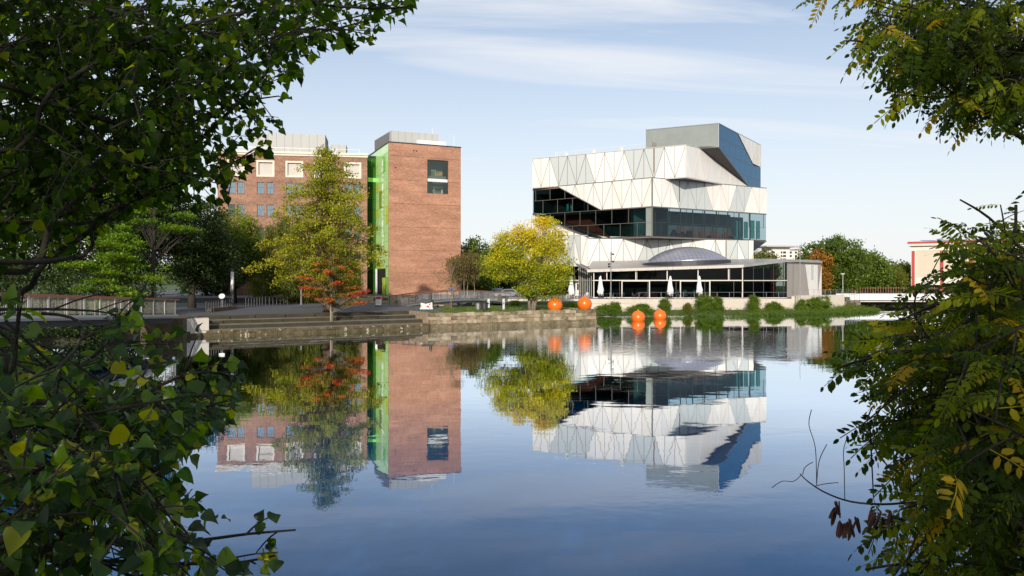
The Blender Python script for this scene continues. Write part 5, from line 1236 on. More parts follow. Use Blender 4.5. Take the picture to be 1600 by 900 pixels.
lf_cyp = leaf_mat('leaf_cypress', [(0, (.10, .12, .008)), (.5, (.28, .29, .014)), (1, (.46, .42, .022))], trans=.3)
lf_wil = leaf_mat('leaf_willow', [(0, (.065, .085, .008)), (.6, (.13, .15, .014)), (1, (.24, .23, .022))], trans=.3)
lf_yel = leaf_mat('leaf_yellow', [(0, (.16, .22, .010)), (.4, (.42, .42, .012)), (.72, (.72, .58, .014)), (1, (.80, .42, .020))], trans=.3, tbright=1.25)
lf_org = leaf_mat('leaf_orange', [(0, (.11, .13, .015)), (.4, (.32, .16, .015)), (.7, (.58, .12, .018)), (1, (.60, .055, .025))], trans=.25, tbright=1.2)
lf_bush = leaf_mat('leaf_bush', [(0, (.050, .095, .008)), (.6, (.105, .18, .012)), (1, (.21, .27, .020))], trans=.3)
lf_olive = leaf_mat('leaf_olive', [(0, (.10, .085, .025)), (.6, (.17, .13, .04)), (1, (.26, .19, .06))], trans=.3)
lf_rust = leaf_mat('leaf_rust', [(0, (.16, .11, .015)), (.6, (.34, .16, .02)), (1, (.46, .18, .02))], trans=.25)

# tall conifer on the plaza: tiers of upswept boughs with hanging sprays
def conifer_clumps(H, prof, n, z0, droop=.12, ph=0):
    out = []
    for i in range(n):
        z = z0 + (H - z0) * (i + R.random() * .6) / n; r = prof((z - z0) / (H - z0)) * R.uniform(.42, 1.15); a = ph + i * 2.399 + R.uniform(-.4, .4)
        m_ = max(2, int(r / .62))
        for k in range(m_):
            q = (k + .6) / m_; out.append((r * q * math.cos(a) + R.uniform(-.2, .2), r * q * math.sin(a) + R.uniform(-.2, .2), z + r * (.30 * q - droop * 3 * q * q) + R.uniform(-.2, .2)))
    return np.array(out)
p = px(510.5, 484, 76.0)
cc = conifer_clumps(16.0, lambda q: 5.9 * (1 - q ** 2.1) + 1.0, 84, 2.6)
tree('tall_conifer', 'tall yellow green conifer with bare central trunk in front of the warehouse', (p.x, p.y, 1.5), 16.0, .34, cc, .22, 66, lf_cyp, bk_red, spread=(.32, .32, .22), up=.2, limbs=190, aspect=.6, droop=.3)
# weeping trees behind it
def weep(n, r, H, zl):
    out = []
    for i in range(n):
        a = R.uniform(0, 6.283); q = math.sqrt(R.random()); rr = r * q; zt_ = H * (1 - .45 * q * q) * R.uniform(.85, 1.0); zz = zt_
        while zz > zl + R.uniform(0, 1.5): out.append((rr * math.cos(a) * 1.0, rr * math.sin(a), zz)); zz -= R.uniform(.5, .9)
    return np.array(out)
p = px(447, 465, 97); tree('weeping_tree', 'dark weeping tree with hanging fronds left of the tall conifer', (p.x, p.y, 1.7), 8, .3, weep(120, 3.8, 10.8, .3), .28, 40, lf_wil, bk_dark, spread=(.22, .22, .5), droop=1.6, aspect=.3)
p = px(515, 465, 99); tree('weeping_tree', 'broad weeping tree directly behind the tall conifer', (p.x, p.y, 1.7), 6, .28, weep(110, 4.0, 8.4, .4), .28, 40, lf_wil, bk_dark, spread=(.24, .24, .5), droop=1.6, aspect=.3)
p = px(392, 465, 93); tree('weeping_shrub', 'low weeping shrub at the plaza railing', (p.x + 1, p.y, 1.7), 1.8, .1, weep(26, 1.5, 3.4, .2), .22, 34, lf_wil, bk_dark, spread=(.2, .2, .3), droop=1.4, aspect=.3, cat='shrub', limbs=10)
# round trees left of the warehouse
p = px(366, 465, 96); tree('round_tree', 'round tree with sunlit yellow green top in front of the warehouse corner', (p.x, p.y, 1.7), 8, .32, blobs([(120, (0, 0, 7.3), (3.6, 3.4, 4.2)), (60, (-1.8, 0, 5.4), (2.6, 2.8, 2.6)), (60, (2.2, -.4, 5.2), (2.4, 2.6, 2.6))]), .26, 120, lf_mid, bk_dark, spread=(.5, .5, .4), tfun=lambda P, t_: t_ * .55 + .12 + np.clip((P[:, 2] - 6.0) / 7, 0, .5))  # sunlight on the crown top is put into the leaf tint by height
p = px(300, 470, 84); tree('broad_tree', 'broad dark leafy tree behind the white disc sign', (p.x, p.y, 1.6), 9, .4, blobs([(170, (0, 0, 7.6), (4.2, 4.0, 4.6)), (80, (-3, -1, 9.5), (3.4, 3, 3.6)), (80, (2.2, .5, 5.0), (3, 3, 2.8))]), .26, 120, lf_dark, bk_dark, spread=(.55, .55, .4))
p = px(175, 470, 78); tree('broad_tree', 'large dark tree behind the left footbridge with leaves to the ground', (p.x, p.y, 1.5), 12, .5, blobs([(220, (0, 0, 8.5), (6, 5, 6.2)), (120, (-4, 0, 11.5), (5, 4, 5)), (80, (3.0, 0, 12), (3.2, 3, 4))]), .30, 120, lf_dark, bk_dark, spread=(.6, .6, .45))
p = px(20, 470, 74); tree('broad_tree', 'huge dark tree at the left edge behind the footbridge', (p.x, p.y, 1.5), 13, .5, blobs([(240, (0, 0, 9), (7, 5, 7)), (120, (1.5, 0, 15), (5, 4, 5))]), .30, 110, lf_dark, bk_dark, spread=(.6, .6, .45))
# sunlit maple in front of them: flat layered boughs
lay = []
for i in range(34):
    z = R.uniform(2.2, 7.6); a = R.uniform(0, 6.28); r = R.uniform(.8, 4.6) * (1 - .06 * z)
    for k in range(7): lay.append((r * math.cos(a) + R.uniform(-.9, .9), r * math.sin(a) * .8 + R.uniform(-.7, .7), z - .04 * r * r + R.uniform(-.12, .12)))
p = px(178, 470, 66); tree('maple_tree', 'bright lime green maple lit by the sun behind the left footbridge', (p.x, p.y, 1.0), 6.5, .2, np.array(lay), .20, 62, lf_lime, bk_dark, spread=(.34, .34, .13), up=1.4, limbs=60)
lay = []
for i in range(26):
    z = R.uniform(8.0, 14.5); a = R.uniform(0, 6.28); r = R.uniform(.6, 3.8)
    for k in range(7): lay.append((r * math.cos(a) + R.uniform(-.9, .9), r * math.sin(a) * .8 + R.uniform(-.7, .7), z - .04 * r * r + R.uniform(-.12, .12)))
p = px(240, 470, 70); tree('maple_tree', 'taller lime green maple rising above the dark trees at left', (p.x, p.y, 1.2), 13.5, .25, np.array(lay), .20, 60, lf_lime, bk_dark, spread=(.34, .34, .13), up=1.4, limbs=60)
# dark shrubs on the bank under the left bridge
for i, (x, y, lab) in enumerate(((-33.2, 60.2, 'right end of the bank'), (-36.5, 57.2, 'second from the bridge end'), (-39.8, 54.5, 'in the middle of the bank'), (-43.5, 51, 'towards the left edge'), (-48, 47, 'at the left picture edge'))):
    tree('bank_shrub', 'dark overhanging shrub under the left footbridge, ' + lab, (x, y, .3), 1.0, .08, blobs([(46, (0, 0, 1.0), (2.6, 2.0, 1.3)), (20, (.5, -1.5, .4), (2.0, 1.0, .6))]), .18, 90, lf_dark, bk_dark, spread=(.35, .35, .25), cat='shrub', limbs=12, group='dark shrubs under the left footbridge')
hc = np.concatenate([blob(46, (x, y, 2.2 + 1.0 * math.sin(x)), (3.4, 2.0, 3.4)) for x, y in ((-33.5, 68), (-38, 66), (-43, 64), (-48, 62), (-54, 60), (-60, 58))]) - np.array([-46, 66, 0])
tree('tall_hedge', 'dark unclipped hedge behind the left footbridge railing', (-46, 66, 1.0), 2.0, .1, hc, .22, 100, lf_dark, bk_dark, spread=(.5, .5, .4), cat='hedge', limbs=4)
# small red-orange tree on the steps
lay = []
for i in range(30):
    z = 1.45 + 5.6 * i / 30; r = 4.1 * (1 - (i / 30) ** 1.5) * R.uniform(.5, 1.05) + .25; a = i * 2.399 + R.uniform(-.3, .3)
    if i % 5 == 0: r *= 1.1
    n_ = max(2, int(r / .32))
    for k in range(n_): q = (k + .7) / n_; lay.append((r * q * math.cos(a), r * q * math.sin(a), z + .12 * r * q + R.uniform(-.06, .06)))
p = Q(13.9, 1.9)
def tf(P, t_): d = np.hypot(P[:, 0], P[:, 1]); return np.clip(-.02 + d * .25 + (t_ - .5) * .7, 0, 1)
tree('orange_sapling', 'slender tree with tiers of red and orange leaves growing out of the steps', (p.x, p.y, .84), 6.8, .10, np.array(lay), .15, 60, lf_org, bk_grey, spread=(.17, .17, .07), up=1.0, limbs=90, tfun=tf)
o = thing('tree_guard', 'short pale wooden stake at the foot of the orange tree', 'stake', (p.x, p.y, .84)); mb = MB(); mb.tube([(0, 0, -.1), (0, 0, 1.55)], .12, 10); mb.lathe([(.125, .9), (.125, .96)], seg=10); mb.build('stake', M('stake_wood', (.42, .33, .23), .9, var=.4, vscale=8), o, off=(.1, -.12, 0))
# yellow autumn tree on the quay
p = px(830, 485, 81.5)
cc = blobs([(120, (.3, 0, 5.3), (4.2, 3.4, 2.6)), (70, (1.7, 0, 7.4), (2.2, 2, 2.2)), (60, (-3.0, -.3, 4.6), (2.4, 2, 1.7)), (46, (-1.0, 0, 7.4), (1.5, 1.6, 1.6)), (26, (-3.0, .2, 7.2), (.8, .9, 1.2)), (60, (2.2, -.6, 3.6), (2.2, 1.8, 1.5)), (44, (.9, -.5, 2.2), (2.6, 1.6, .9)), (14, (1.2, 0, 9.4), (.8, .8, .6))])
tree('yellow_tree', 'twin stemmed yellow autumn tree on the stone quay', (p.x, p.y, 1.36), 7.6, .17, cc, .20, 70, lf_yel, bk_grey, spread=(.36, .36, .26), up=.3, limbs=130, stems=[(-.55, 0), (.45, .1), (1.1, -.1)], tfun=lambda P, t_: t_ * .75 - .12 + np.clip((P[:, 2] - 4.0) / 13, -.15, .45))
# thin saplings
p = px(705, 484, 82.5); cs = blobs([(40, (0, 0, 3.4), (2.2, 1.6, 1.6)), (16, (.5, 0, 5.2), (.7, .7, .9))])
tree('thin_sapling', 'thin sparse sapling with brownish leaves on the quay lawn', (p.x, p.y, 1.36), 5.6, .055, cs, .10, 26, lf_olive, bk_grey, spread=(.28, .28, .18), limbs=40)
for i, u in enumerate((712, 716.5, 720.5, 725.5, 730.5, 741)):
    p = px(u, 465, 112 + (i % 3) * 1.5); cs = blobs([(26, (0, 0, 4.8), (1.3, 1.3, 2.2))])
    tree('clipped_tree', ['leftmost slim pale trunk in the row behind the arched bridge', 'second slim pale trunk from the left in the row behind the arched bridge', 'third slim pale trunk in the row behind the arched bridge', 'fourth slim pale trunk in the row behind the arched bridge', 'fifth slim pale trunk in the row behind the arched bridge', 'rightmost slim pale trunk in the row, set a little apart'][i], (p.x, p.y, 1.7), 5.2, .09, cs, .20, 70, lf_olive, bk_grey, spread=(.4, .4, .4), limbs=14, group='row of slim trees behind the arched footbridge')
# background trees
def bg(label, u, v, Y, w, h, mat, nm='background_tree', leafs=.42, per=80, group='background trees behind the buildings', n=110, tint=(0, 1)):
    p = px(u, 460, Y); H = zat(v, Y) - 1.7
    tree(nm, label, (p.x, p.y, 1.7), H * .8, .28, blobs([(n, (0, 0, H * .56), (w, w * .8, H * .44)), (n // 2, (w * .35, 0, H * .42), (w * .7, w * .6, H * .36)), (n // 2, (-w * .4, 0, H * .4), (w * .65, w * .6, H * .34))]), leafs, per, mat, bk_dark, spread=(.6, .6, .45), group=group, limbs=24, tint=tint)
bg('dark green tree right of the brick tower', 742, 374, 128, 4.0, 0, lf_mid)
bg('dark tree behind the row of slim trunks', 728, 400, 133, 4.0, 0, lf_dark)
bg('dark tree behind the yellow tree left of the museum', 790, 398, 140, 6.5, 0, lf_dark)
bg('dark tree hidden behind the left side of the yellow tree', 762, 392, 138, 5, 0, lf_dark)
bg('yellow green tree just right of the museum base', 1190, 388, 165, 3.5, 0, lf_wil)
bg('large dark green chestnut tree right of the pavilion', 1302, 369, 142, 6.6, 0, lf_mid, n=150, tint=(0, .75))
bg('rust coloured tree in front of the large chestnut', 1281, 392, 138, 1.9, 0, lf_rust, n=24)
bg('green tree between the chestnut and the far hedge', 1352, 394, 158, 5.4, 0, lf_mid)
bg('yellowish green tree right of the far street lamp', 1374, 418, 165, 5.2, 0, lf_wil)
bg('slim green tree left of the red pillar hall', 1408, 414, 172, 4.4, 0, lf_wil)
bg('low dark tree beside the hall entrance', 1392, 425, 180, 4.2, 0, lf_mid)
bg('green tree behind the hall at the right edge', 1560, 405, 215, 8, 0, lf_mid)
bg('dark tree closing the view left of the warehouse', 322, 352, 112, 4.5, 0, lf_dark)
far = blobs([(700, (0, 0, 5), (420, 14, 5.5))]); Vf, Ff = leaf_cards(np.repeat(far, 60, 0) + NR.normal(size=(42000, 3)) * [4, 3, 1.6] + np.array([0, 360, 1.7]), 1.5, .4)
o = mesh_np('distant_wood', Vf, Ff, lf_mid, None, NR.uniform(0, 1, len(Ff))); tag(o, 'distant band of green woodland along the horizon', 'wood', kind='stuff')
# bushes along the terrace wall
def bush(label, u, vt, Y, w, lf=None, nm='waterside_bush', d=None, zb_=.25, n=44, per=90, tint=(0, 1)):
    p = px(u, 490, Y); H = max(zat(vt, Y) - zb_, .4); W = w / 2 * Y / F
    tree(nm, label, (p.x, p.y, zb_), H * .5, .05, blobs([(n, (0, 0, H * .52), (W, (d or W * .8), H * .5), .5), (n // 2, (R.uniform(-.3, .3) * W, -.3, H * .3), (W * 1.15, W * .8, H * .32)), (9, (R.uniform(-.3, .3) * W, 0, H * .85), (W * .6, W * .5, H * .28)), (6, (R.uniform(-.8, .8) * W, 0, H * .6), (W * .5, W * .4, H * .4))]), .13, per, lf or lf_bush, bk_dark, spread=(.18, .18, .14), cat='bush', group='bushes along the terrace wall', limbs=10, tint=tint)
bush('big rounded bush below the right door frame of the pavilion', 1104, 463, 103.5, 42, n=70, per=120)
bush('slim bush poking up right of the big rounded bush', 1122, 466, 104, 12)
bush('tall narrow bush below the pavilion corner', 1178, 462, 104.5, 17)
bush('low round bush right of the narrow one', 1211, 474, 105.5, 27)
bush('small upright bush at the end of the terrace railing', 1251, 469, 107, 13)
bush('large feathery bush below the raised wall', 1281, 465, 109, 42, n=80, per=110, tint=(.3, 1))
bush('bush behind the floating buoys below the third parasol', 1038, 468, 102.5, 17)
bush('leafy bush left of the floating buoys', 960, 474, 100, 24)
bush('leafy bush behind the left floating buoy', 1000, 477, 99.5, 40, n=60)
bush('low bush right after the end of the stone quay', 942, 478, 98, 22)
bush('thin yellowish bush between buoys and big bush', 1074, 476, 101, 10, lf=lf_wil)
bush('small bush on the quay lawn left of the yellow tree', 805, 475, 97, 14, zb_=1.36)
bush('small bush between the two orange balls on the quay', 891, 477, 90, 20, zb_=1.3)
gc = []; shore = [Vector((9.7, 95.4)), Vector((30, 97.4)), Vector((44, 103.4)), Vector((52.4, 110.4)), Vector((53, 114))]
for k in range(640):
    x_ = R.random() ** .9 * 3.9; i_ = int(x_); q_ = shore[i_].lerp(shore[i_ + 1], x_ - i_); d_ = (R.random() ** 1.7) * 7.5
    gc.append((q_.x - d_ * .25, q_.y + d_ * .95 - .3, .05 + .05 * d_ + R.uniform(0, .25)))
Vg, Fg = leaf_cards(np.repeat(np.array(gc), 60, 0) + NR.normal(size=(640 * 60, 3)) * [.45, .35, .16], .12, .5)
o = mesh_np('bank_plants', Vg, Fg, lf_bush, None, NR.uniform(0, .9, len(Fg))); tag(o, 'low green plants along the foot of the terrace wall', 'ground cover', kind='stuff')
gc = []
for k in range(260):
    q = R.uniform(0, 1); pq = Q(24 + 17.5 * q, R.uniform(2.5, 14)); gc.append((pq.x, pq.y, 1.40))
Vg, Fg = leaf_cards(np.repeat(np.array(gc), 40, 0) + NR.normal(size=(260 * 40, 3)) * [.4, .4, .07], .10, .3)
o = mesh_np('lawn_tufts', Vg, Fg, lf_bush, None, NR.uniform(.2, 1, len(Fg))); tag(o, 'grass tufts on the quay lawn', 'grass', kind='stuff')

# ------------------------------------------------------------------ foreground boughs on the near bank
def inpoly(u, v, P):
    c = False; n = len(P)
    for i in range(n):
        (x0, y0), (x1, y1) = P[i], P[(i + 1) % n]
        if (y0 > v) != (y1 > v) and u < (x1 - x0) * (v - y0) / (y1 - y0) + x0: c = not c
    return c
def proj(p): return (CX + F * p[0] / p[1], HV - F * (p[2] - EYE) / p[1]) if p[1] > .2 else (-9999, -9999)
def poplar_leaf(fold=.28, curl=.22, tw=0.0, wd=1.0):
    hw = [(.02, .20), (.13, .42), (.30, .47), (.50, .36), (.72, .19), (.88, .07)]
    V = [(0, 0, 0), (0, .34, .0), (0, .68, .0), (0, 1.0, 0)]
    for t_, w in hw: V.append((w, t_, 0))
    for t_, w in hw: V.append((-w, t_, 0))
    T = []
    for o, fl in ((4, 0), (10, 1)):
        q = [(0, o, 1), (o, o + 1, 1), (o + 1, o + 2, 1), (o + 2, o + 3, 1), (1, o + 3, 2), (o + 3, o + 4, 2), (2, o + 4, o + 5), (2, o + 5, 3)]
        T += [(a, c, b) if fl else (a, b, c) for a, b, c in q]
    V = [(x * wd, y, fold * abs(x) - curl * (y - .35) ** 2 + .05 * math.sin(9 * y + 3 * x) + tw * x * y) for x, y, z in V]
    k = len(V); V += [(-.012, -.55, .10), (.012, -.55, .10), (.012, .02, 0), (-.012, .02, 0)]; T += [(k, k + 1, k + 2), (k, k + 2, k + 3)]
    return np.array(V, float), np.array(T)
def robinia_leaf(pairs=7, seed=0):
    rr = random.Random(seed); V = []; T = []
    def rz_(y): return -.30 * y * y
    for k in range(3):
        y0, y1 = k / 3, (k + 1) / 3; i = len(V); V += [(-.010, y0, rz_(y0)), (.010, y0, rz_(y0)), (.010, y1, rz_(y1)), (-.010, y1, rz_(y1))]; T += [(i, i + 1, i + 2), (i, i + 2, i + 3)]
    spec = [(.16 + .80 * j / pairs, s) for j in range(pairs) for s in (-1, 1)] + [(1.0, 0)]
    for y, s in spec:
        a = (math.radians(66 + rr.uniform(-14, 14)) * s) if s else rr.uniform(-.2, .2); ln = .195 * rr.uniform(.8, 1.15); w = ln * .235; dr = rr.uniform(.15, .75)
        d = Vector((math.sin(a), math.cos(a), -dr)).normalized(); side = d.cross(Vector((0, 0, 1))).normalized(); up_ = side.cross(d); tw_a = rr.uniform(-.5, .5); side = side * math.cos(tw_a) + up_ * math.sin(tw_a)
        b0 = Vector((0, y, rz_(y))) + d * .02; i = len(V)
        for tt, ww in ((0, 0), (.28, 1), (.68, .95), (1, .0), (.68, -.95), (.28, -1)): V.append(tuple(b0 + d * ln * tt + side * w * ww - up_ * (.03 * tt * tt * ln * 4)))
        T += [(i, i + 1, i + 5), (i + 1, i + 2, i + 5), (i + 5, i + 2, i + 4), (i + 2, i + 3, i + 4)]
    return np.array(V, float), np.array(T)
def frame(y, n, s, p):
    y = y.normalized(); n = (n - y * n.dot(y)); n = n.normalized() if n.length > 1e-4 else y.orthogonal().normalized(); x = y.cross(n)
    m_ = Matrix(((x.x * s, y.x * s, n.x * s, p.x), (x.y * s, y.y * s, n.y * s, p.y), (x.z * s, y.z * s, n.z * s, p.z), (0, 0, 0, 1)))
    return m_
def rv(): return Vector((R.gauss(0, 1), R.gauss(0, 1), R.gauss(0, 1))).normalized()
def bez(a, c, b, n): return [a * (1 - t_) ** 2 + c * 2 * t_ * (1 - t_) + b * t_ * t_ for t_ in [i / n for i in range(n + 1)]]
def foreground(t_, mains, mask, kinds, mat, barkm, size, step, twig, leafstep, orient, tintf, keep=300, part='leaf', start=.25, keepout=.0):
    """twigs and leaves along the boughs; mask keeps the crown to the outline it has in the photograph's view"""
    bt = MB(); Ms = []
    for pts, r in mains:
        bt.tube(pts, [r * (1 - .8 * i / (len(pts) - 1)) + .0015 for i in range(len(pts))], 6)
        seg = [(pts[i + 1] - pts[i]).length for i in range(len(pts) - 1)]; tot = sum(seg); s = tot * start
        while s < tot:
            q = s; i = 0
            while i < len(seg) - 1 and q > seg[i]: q -= seg[i]; i += 1
            p0 = pts[i].lerp(pts[i + 1], min(q / seg[i], 1)); tan = (pts[i + 1] - pts[i]).normalized()
            d = (tan * R.uniform(.4, 1.0) + rv() * .85); d.normalize(); ln = R.uniform(*twig)
            tp = [p0 + d * ln * k / 4 + Vector((0, 0, -.22 * ln * (k / 4) ** 2)) for k in range(5)]
            l = leafstep * R.random(); sd = 1; last = 0
            while l < ln * 1.02:
                x = l / ln * 4; j = min(int(x), 3); p = tp[j].lerp(tp[j + 1], x - j); td = (tp[j + 1] - tp[j]).normalized(); sd = -sd
                y, n = orient(td, sd); sz_ = size * R.uniform(.5, 1.25)
                c = p + y.normalized() * sz_ * .5; u_, v_ = proj(c)
                if inpoly(u_, v_, mask): last = l; Ms.append((frame(y, n, sz_, p + (y.normalized() * sz_ * .5 if part == 'leaf' and kinds is POP else Vector())), sz_ / max(c.y, .3) if (-20 < u_ < 1620 and -20 < v_ < 920) else 0))
                l += leafstep * R.uniform(.7, 1.3)
            if last:
                kx = last / ln * 4; ji = min(int(kx), 3); cut = tp[:ji + 1] + [tp[ji].lerp(tp[ji + 1], min(kx - ji, 1))]
                if len(cut) > 1: bt.tube(cut, [.0045, .004, .0034, .0028, .002, .002][:len(cut)], 4, cap=False)
            s += step * R.uniform(.6, 1.4)
    bt.build('branches', barkm, t_, smooth=True)
    Ms.sort(key=lambda a: -a[1]); off = Vector(t_.location)
    vm = {}
    for m_, _ in Ms[:keep]:
        ki = R.randrange(len(kinds)); tn = min(int(tintf() * 8), 7)
        if (ki, tn) not in vm:
            V, T = kinds[ki]; o = mesh_np(part, V, T, mat, None, np.full(len(T), (tn + .5) / 8), smooth=True); vm[(ki, tn)] = o.data; bpy.data.objects.remove(o)
        o = bpy.data.objects.new(part, vm[(ki, tn)]); put(o, t_); mm = m_.copy(); mm.translation -= off; o.matrix_local = mm
    rest = Ms[keep:]
    if rest:
        AV = []; AT = []; tt = []; nv = 0
        for ki in range(len(kinds)):
            mine = rest[ki::len(kinds)]
            if not mine: continue
            A = np.array([np.array(m_) for m_, _ in mine]); V, T = kinds[ki]
            W = np.einsum('mij,nj->mni', A[:, :3, :3], V) + A[:, None, :3, 3]
            AV.append(W.reshape(-1, 3)); AT.append((np.arange(len(mine))[:, None, None] * len(V) + T[None]).reshape(-1, 3) + nv); nv += len(mine) * len(V)
            tt.append(np.repeat([tintf() for _ in mine], len(T)))
        mesh_np('foliage', np.concatenate(AV), np.concatenate(AT), mat, t_, np.concatenate(tt), smooth=True)['kind'] = 'stuff'
    return len(Ms)
POP = [poplar_leaf(), poplar_leaf(.45, .5, .3, .92), poplar_leaf(.12, -.15, -.4, 1.08), poplar_leaf(.35, .8, .6, .8)]; ROB = [robinia_leaf(7, 1), robinia_leaf(6, 2), robinia_leaf(8, 3), robinia_leaf(7, 4)]
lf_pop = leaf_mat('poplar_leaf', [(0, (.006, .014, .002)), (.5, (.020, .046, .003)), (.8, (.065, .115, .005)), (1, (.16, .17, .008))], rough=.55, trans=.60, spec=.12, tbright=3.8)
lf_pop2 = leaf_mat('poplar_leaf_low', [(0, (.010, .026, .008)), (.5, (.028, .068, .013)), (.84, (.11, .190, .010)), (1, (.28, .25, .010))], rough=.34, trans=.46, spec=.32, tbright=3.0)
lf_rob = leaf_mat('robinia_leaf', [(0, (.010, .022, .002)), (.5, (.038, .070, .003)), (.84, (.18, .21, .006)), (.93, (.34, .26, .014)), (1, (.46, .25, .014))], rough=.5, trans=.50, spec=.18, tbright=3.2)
def path(pts): return [px(*p) for p in pts]
def smooth_path(P, n=4):
    out = []
    for i in range(len(P) - 1):
        p0, p1, p2, p3 = P[max(i - 1, 0)], P[i], P[i + 1], P[min(i + 2, len(P) - 1)]
        for k in range(n):
            t_ = k / n; out.append(.5 * ((2 * p1) + (p2 - p0) * t_ + (2 * p0 - 5 * p1 + 4 * p2 - p3) * t_ ** 2 + (3 * p1 - p0 - 3 * p2 + p3) * t_ ** 3))
    return out + [P[-1]]
def auto_mains(roots, mask, n, dr, box, r, lift=.35):
    out = []; k = 0
    while len(out) < n and k < 6000:
        k += 1; u, v = R.uniform(box[0], box[2]), R.uniform(box[1], box[3])
        if not inpoly(u, v, mask): continue
        e = px(u, v, R.uniform(*dr)); s = Vector(R.choice(roots)) + Vector((R.uniform(-.3, .3), R.uniform(-.3, .3), R.uniform(-.3, .3)))
        out.append((bez(s, s.lerp(e, .55) + Vector((R.uniform(-.3, .3), R.uniform(-.4, .4), lift * R.uniform(.3, 1.2))), e, 9), r))
    return out
# --- poplar overhanging from the left
mask_ul = [(-900, -500), (500, -500), (680, -60), (655, 14), (610, 38), (565, 78), (510, 66), (470, 112), (446, 165), (440, 205), (412, 240), (384, 272), (352, 318), (262, 325), (180, 352), (100, 400), (-60, 430), (-900, 480)]
pop = thing('poplar_tree', 'dark overhanging poplar boughs filling the upper left foreground', 'tree', (-6.2, -3.0, 3.2))
trunk_top = Vector((-6.0, -1.5, 9.5))
b = MB(); b.tube([Vector((-6.2, -3, 3.0)), Vector((-6.25, -2.8, 5)), Vector((-6.1, -2.2, 7.5)), trunk_top, Vector((-5.6, -1.5, 13))], [.36, .30, .25, .20, .10], 12); b.build('trunk', bk_dark, pop, smooth=True)
tr = [Vector((-6.2, -2.7, 5.2)), Vector((-6.1, -2.2, 7.2)), Vector((-6.1, -2.4, 6.2))]
limbs_ = [[(-60, 330, 5.0), (60, 268, 5.2), (130, 200, 5.4), (200, 120, 5.5), (300, 62, 5.6), (420, 22, 5.7), (560, -14, 5.8)],
          [(-40, 425, 4.4), (90, 332, 4.7), (190, 262, 5.0), (262, 205, 5.2), (330, 105, 5.4), (415, 25, 5.5), (470, -15, 5.6)],
          [(-60, 470, 4.8), (80, 400, 5.0), (180, 332, 5.2), (252, 270, 5.3), (330, 202, 5.5), (402, 130, 5.6), (462, 66, 5.7), (560, 36, 5.8), (640, 12, 5.9)],
          [(60, 410, 4.6), (150, 342, 4.8), (260, 292, 5.0), (330, 268, 5.1), (395, 240, 5.2)],
          [(-60, 140, 5.6), (100, 62, 5.7), (220, 12, 5.8), (330, -40, 5.9)],
          [(-60, 240, 4.2), (80, 142, 4.4), (200, 72, 4.6), (330, 30, 4.8), (470, 8, 4.9), (590, 14, 5.0), (648, 8, 5.0)],
          [(120, 350, 5.5), (210, 285, 5.6), (300, 192, 5.8), (380, 160, 5.9), (436, 150, 6.0)],
          [(200, 200, 5.0), (300, 150, 5.1), (400, 100, 5.2), (455, 85, 5.3)]]
mains = []
for i, l in enumerate(limbs_):
    P = path(l); mains.append((smooth_path([tr[i % 3].lerp(P[0], .0), tr[i % 3].lerp(P[0], .6)] + P), .024 if i < 3 else .018))
mains += auto_mains([p for p in [px(40, 260, 5), px(-30, 330, 5), px(-40, 120, 5.5), px(120, 210, 5.3), px(200, 100, 5.5), px(-60, 20, 5)]], mask_ul, 62, (4.0, 7.5), (-40, -40, 600, 300), .008, .15)
mains += auto_mains([px(-250, 250, 5), px(-400, 100, 5), px(-150, -100, 5.5), px(150, -150, 5.5)], mask_ul, 46, (4.0, 7.0), (-800, -420, -20, 430), .008, .15) + auto_mains([px(100, -150, 5.5), px(200, -100, 5.5)], mask_ul, 14, (4.5, 7.0), (0, -400, 480, -60), .008, .15)
def or_pop(td, sd):
    y = Vector((R.gauss(.15, .55), R.gauss(-.1, .5), R.gauss(-.75, .5))) + td * .4; n = Vector((R.gauss(0, .6), R.gauss(-.7, .6), R.gauss(.35, .5))); return y, n
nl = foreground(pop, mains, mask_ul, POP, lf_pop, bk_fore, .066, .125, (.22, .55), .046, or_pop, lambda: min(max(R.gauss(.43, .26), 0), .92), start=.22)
# unseen crown added beside and behind the camera to shade the foreground leaves
cc = blobs([(110, (3.5, -5.0, 3.6), (6.5, 2.5, 3.0)), (90, (3.5, -5.5, 6.8), (5.5, 3.5, 4.2)), (70, (-1.5, -3.5, 7.5), (4.5, 3.2, 4.5)), (60, (-4, 0, 6.0), (2.6, 3.0, 4.0))]); cc = cc[cc[:, 1] < 2.4]
Pn = np.repeat(cc, 70, 0) + NR.normal(size=(len(cc) * 70, 3)) * [.55, .5, .45] + np.array(pop.location)
Pn = Pn[Pn[:, 1] < -.9]
V_, F_ = leaf_cards(Pn, .15, .3, .9); mesh_np('crown', V_, F_, lf_pop, pop, NR.uniform(.1, .8, len(F_)))['kind'] = 'stuff'
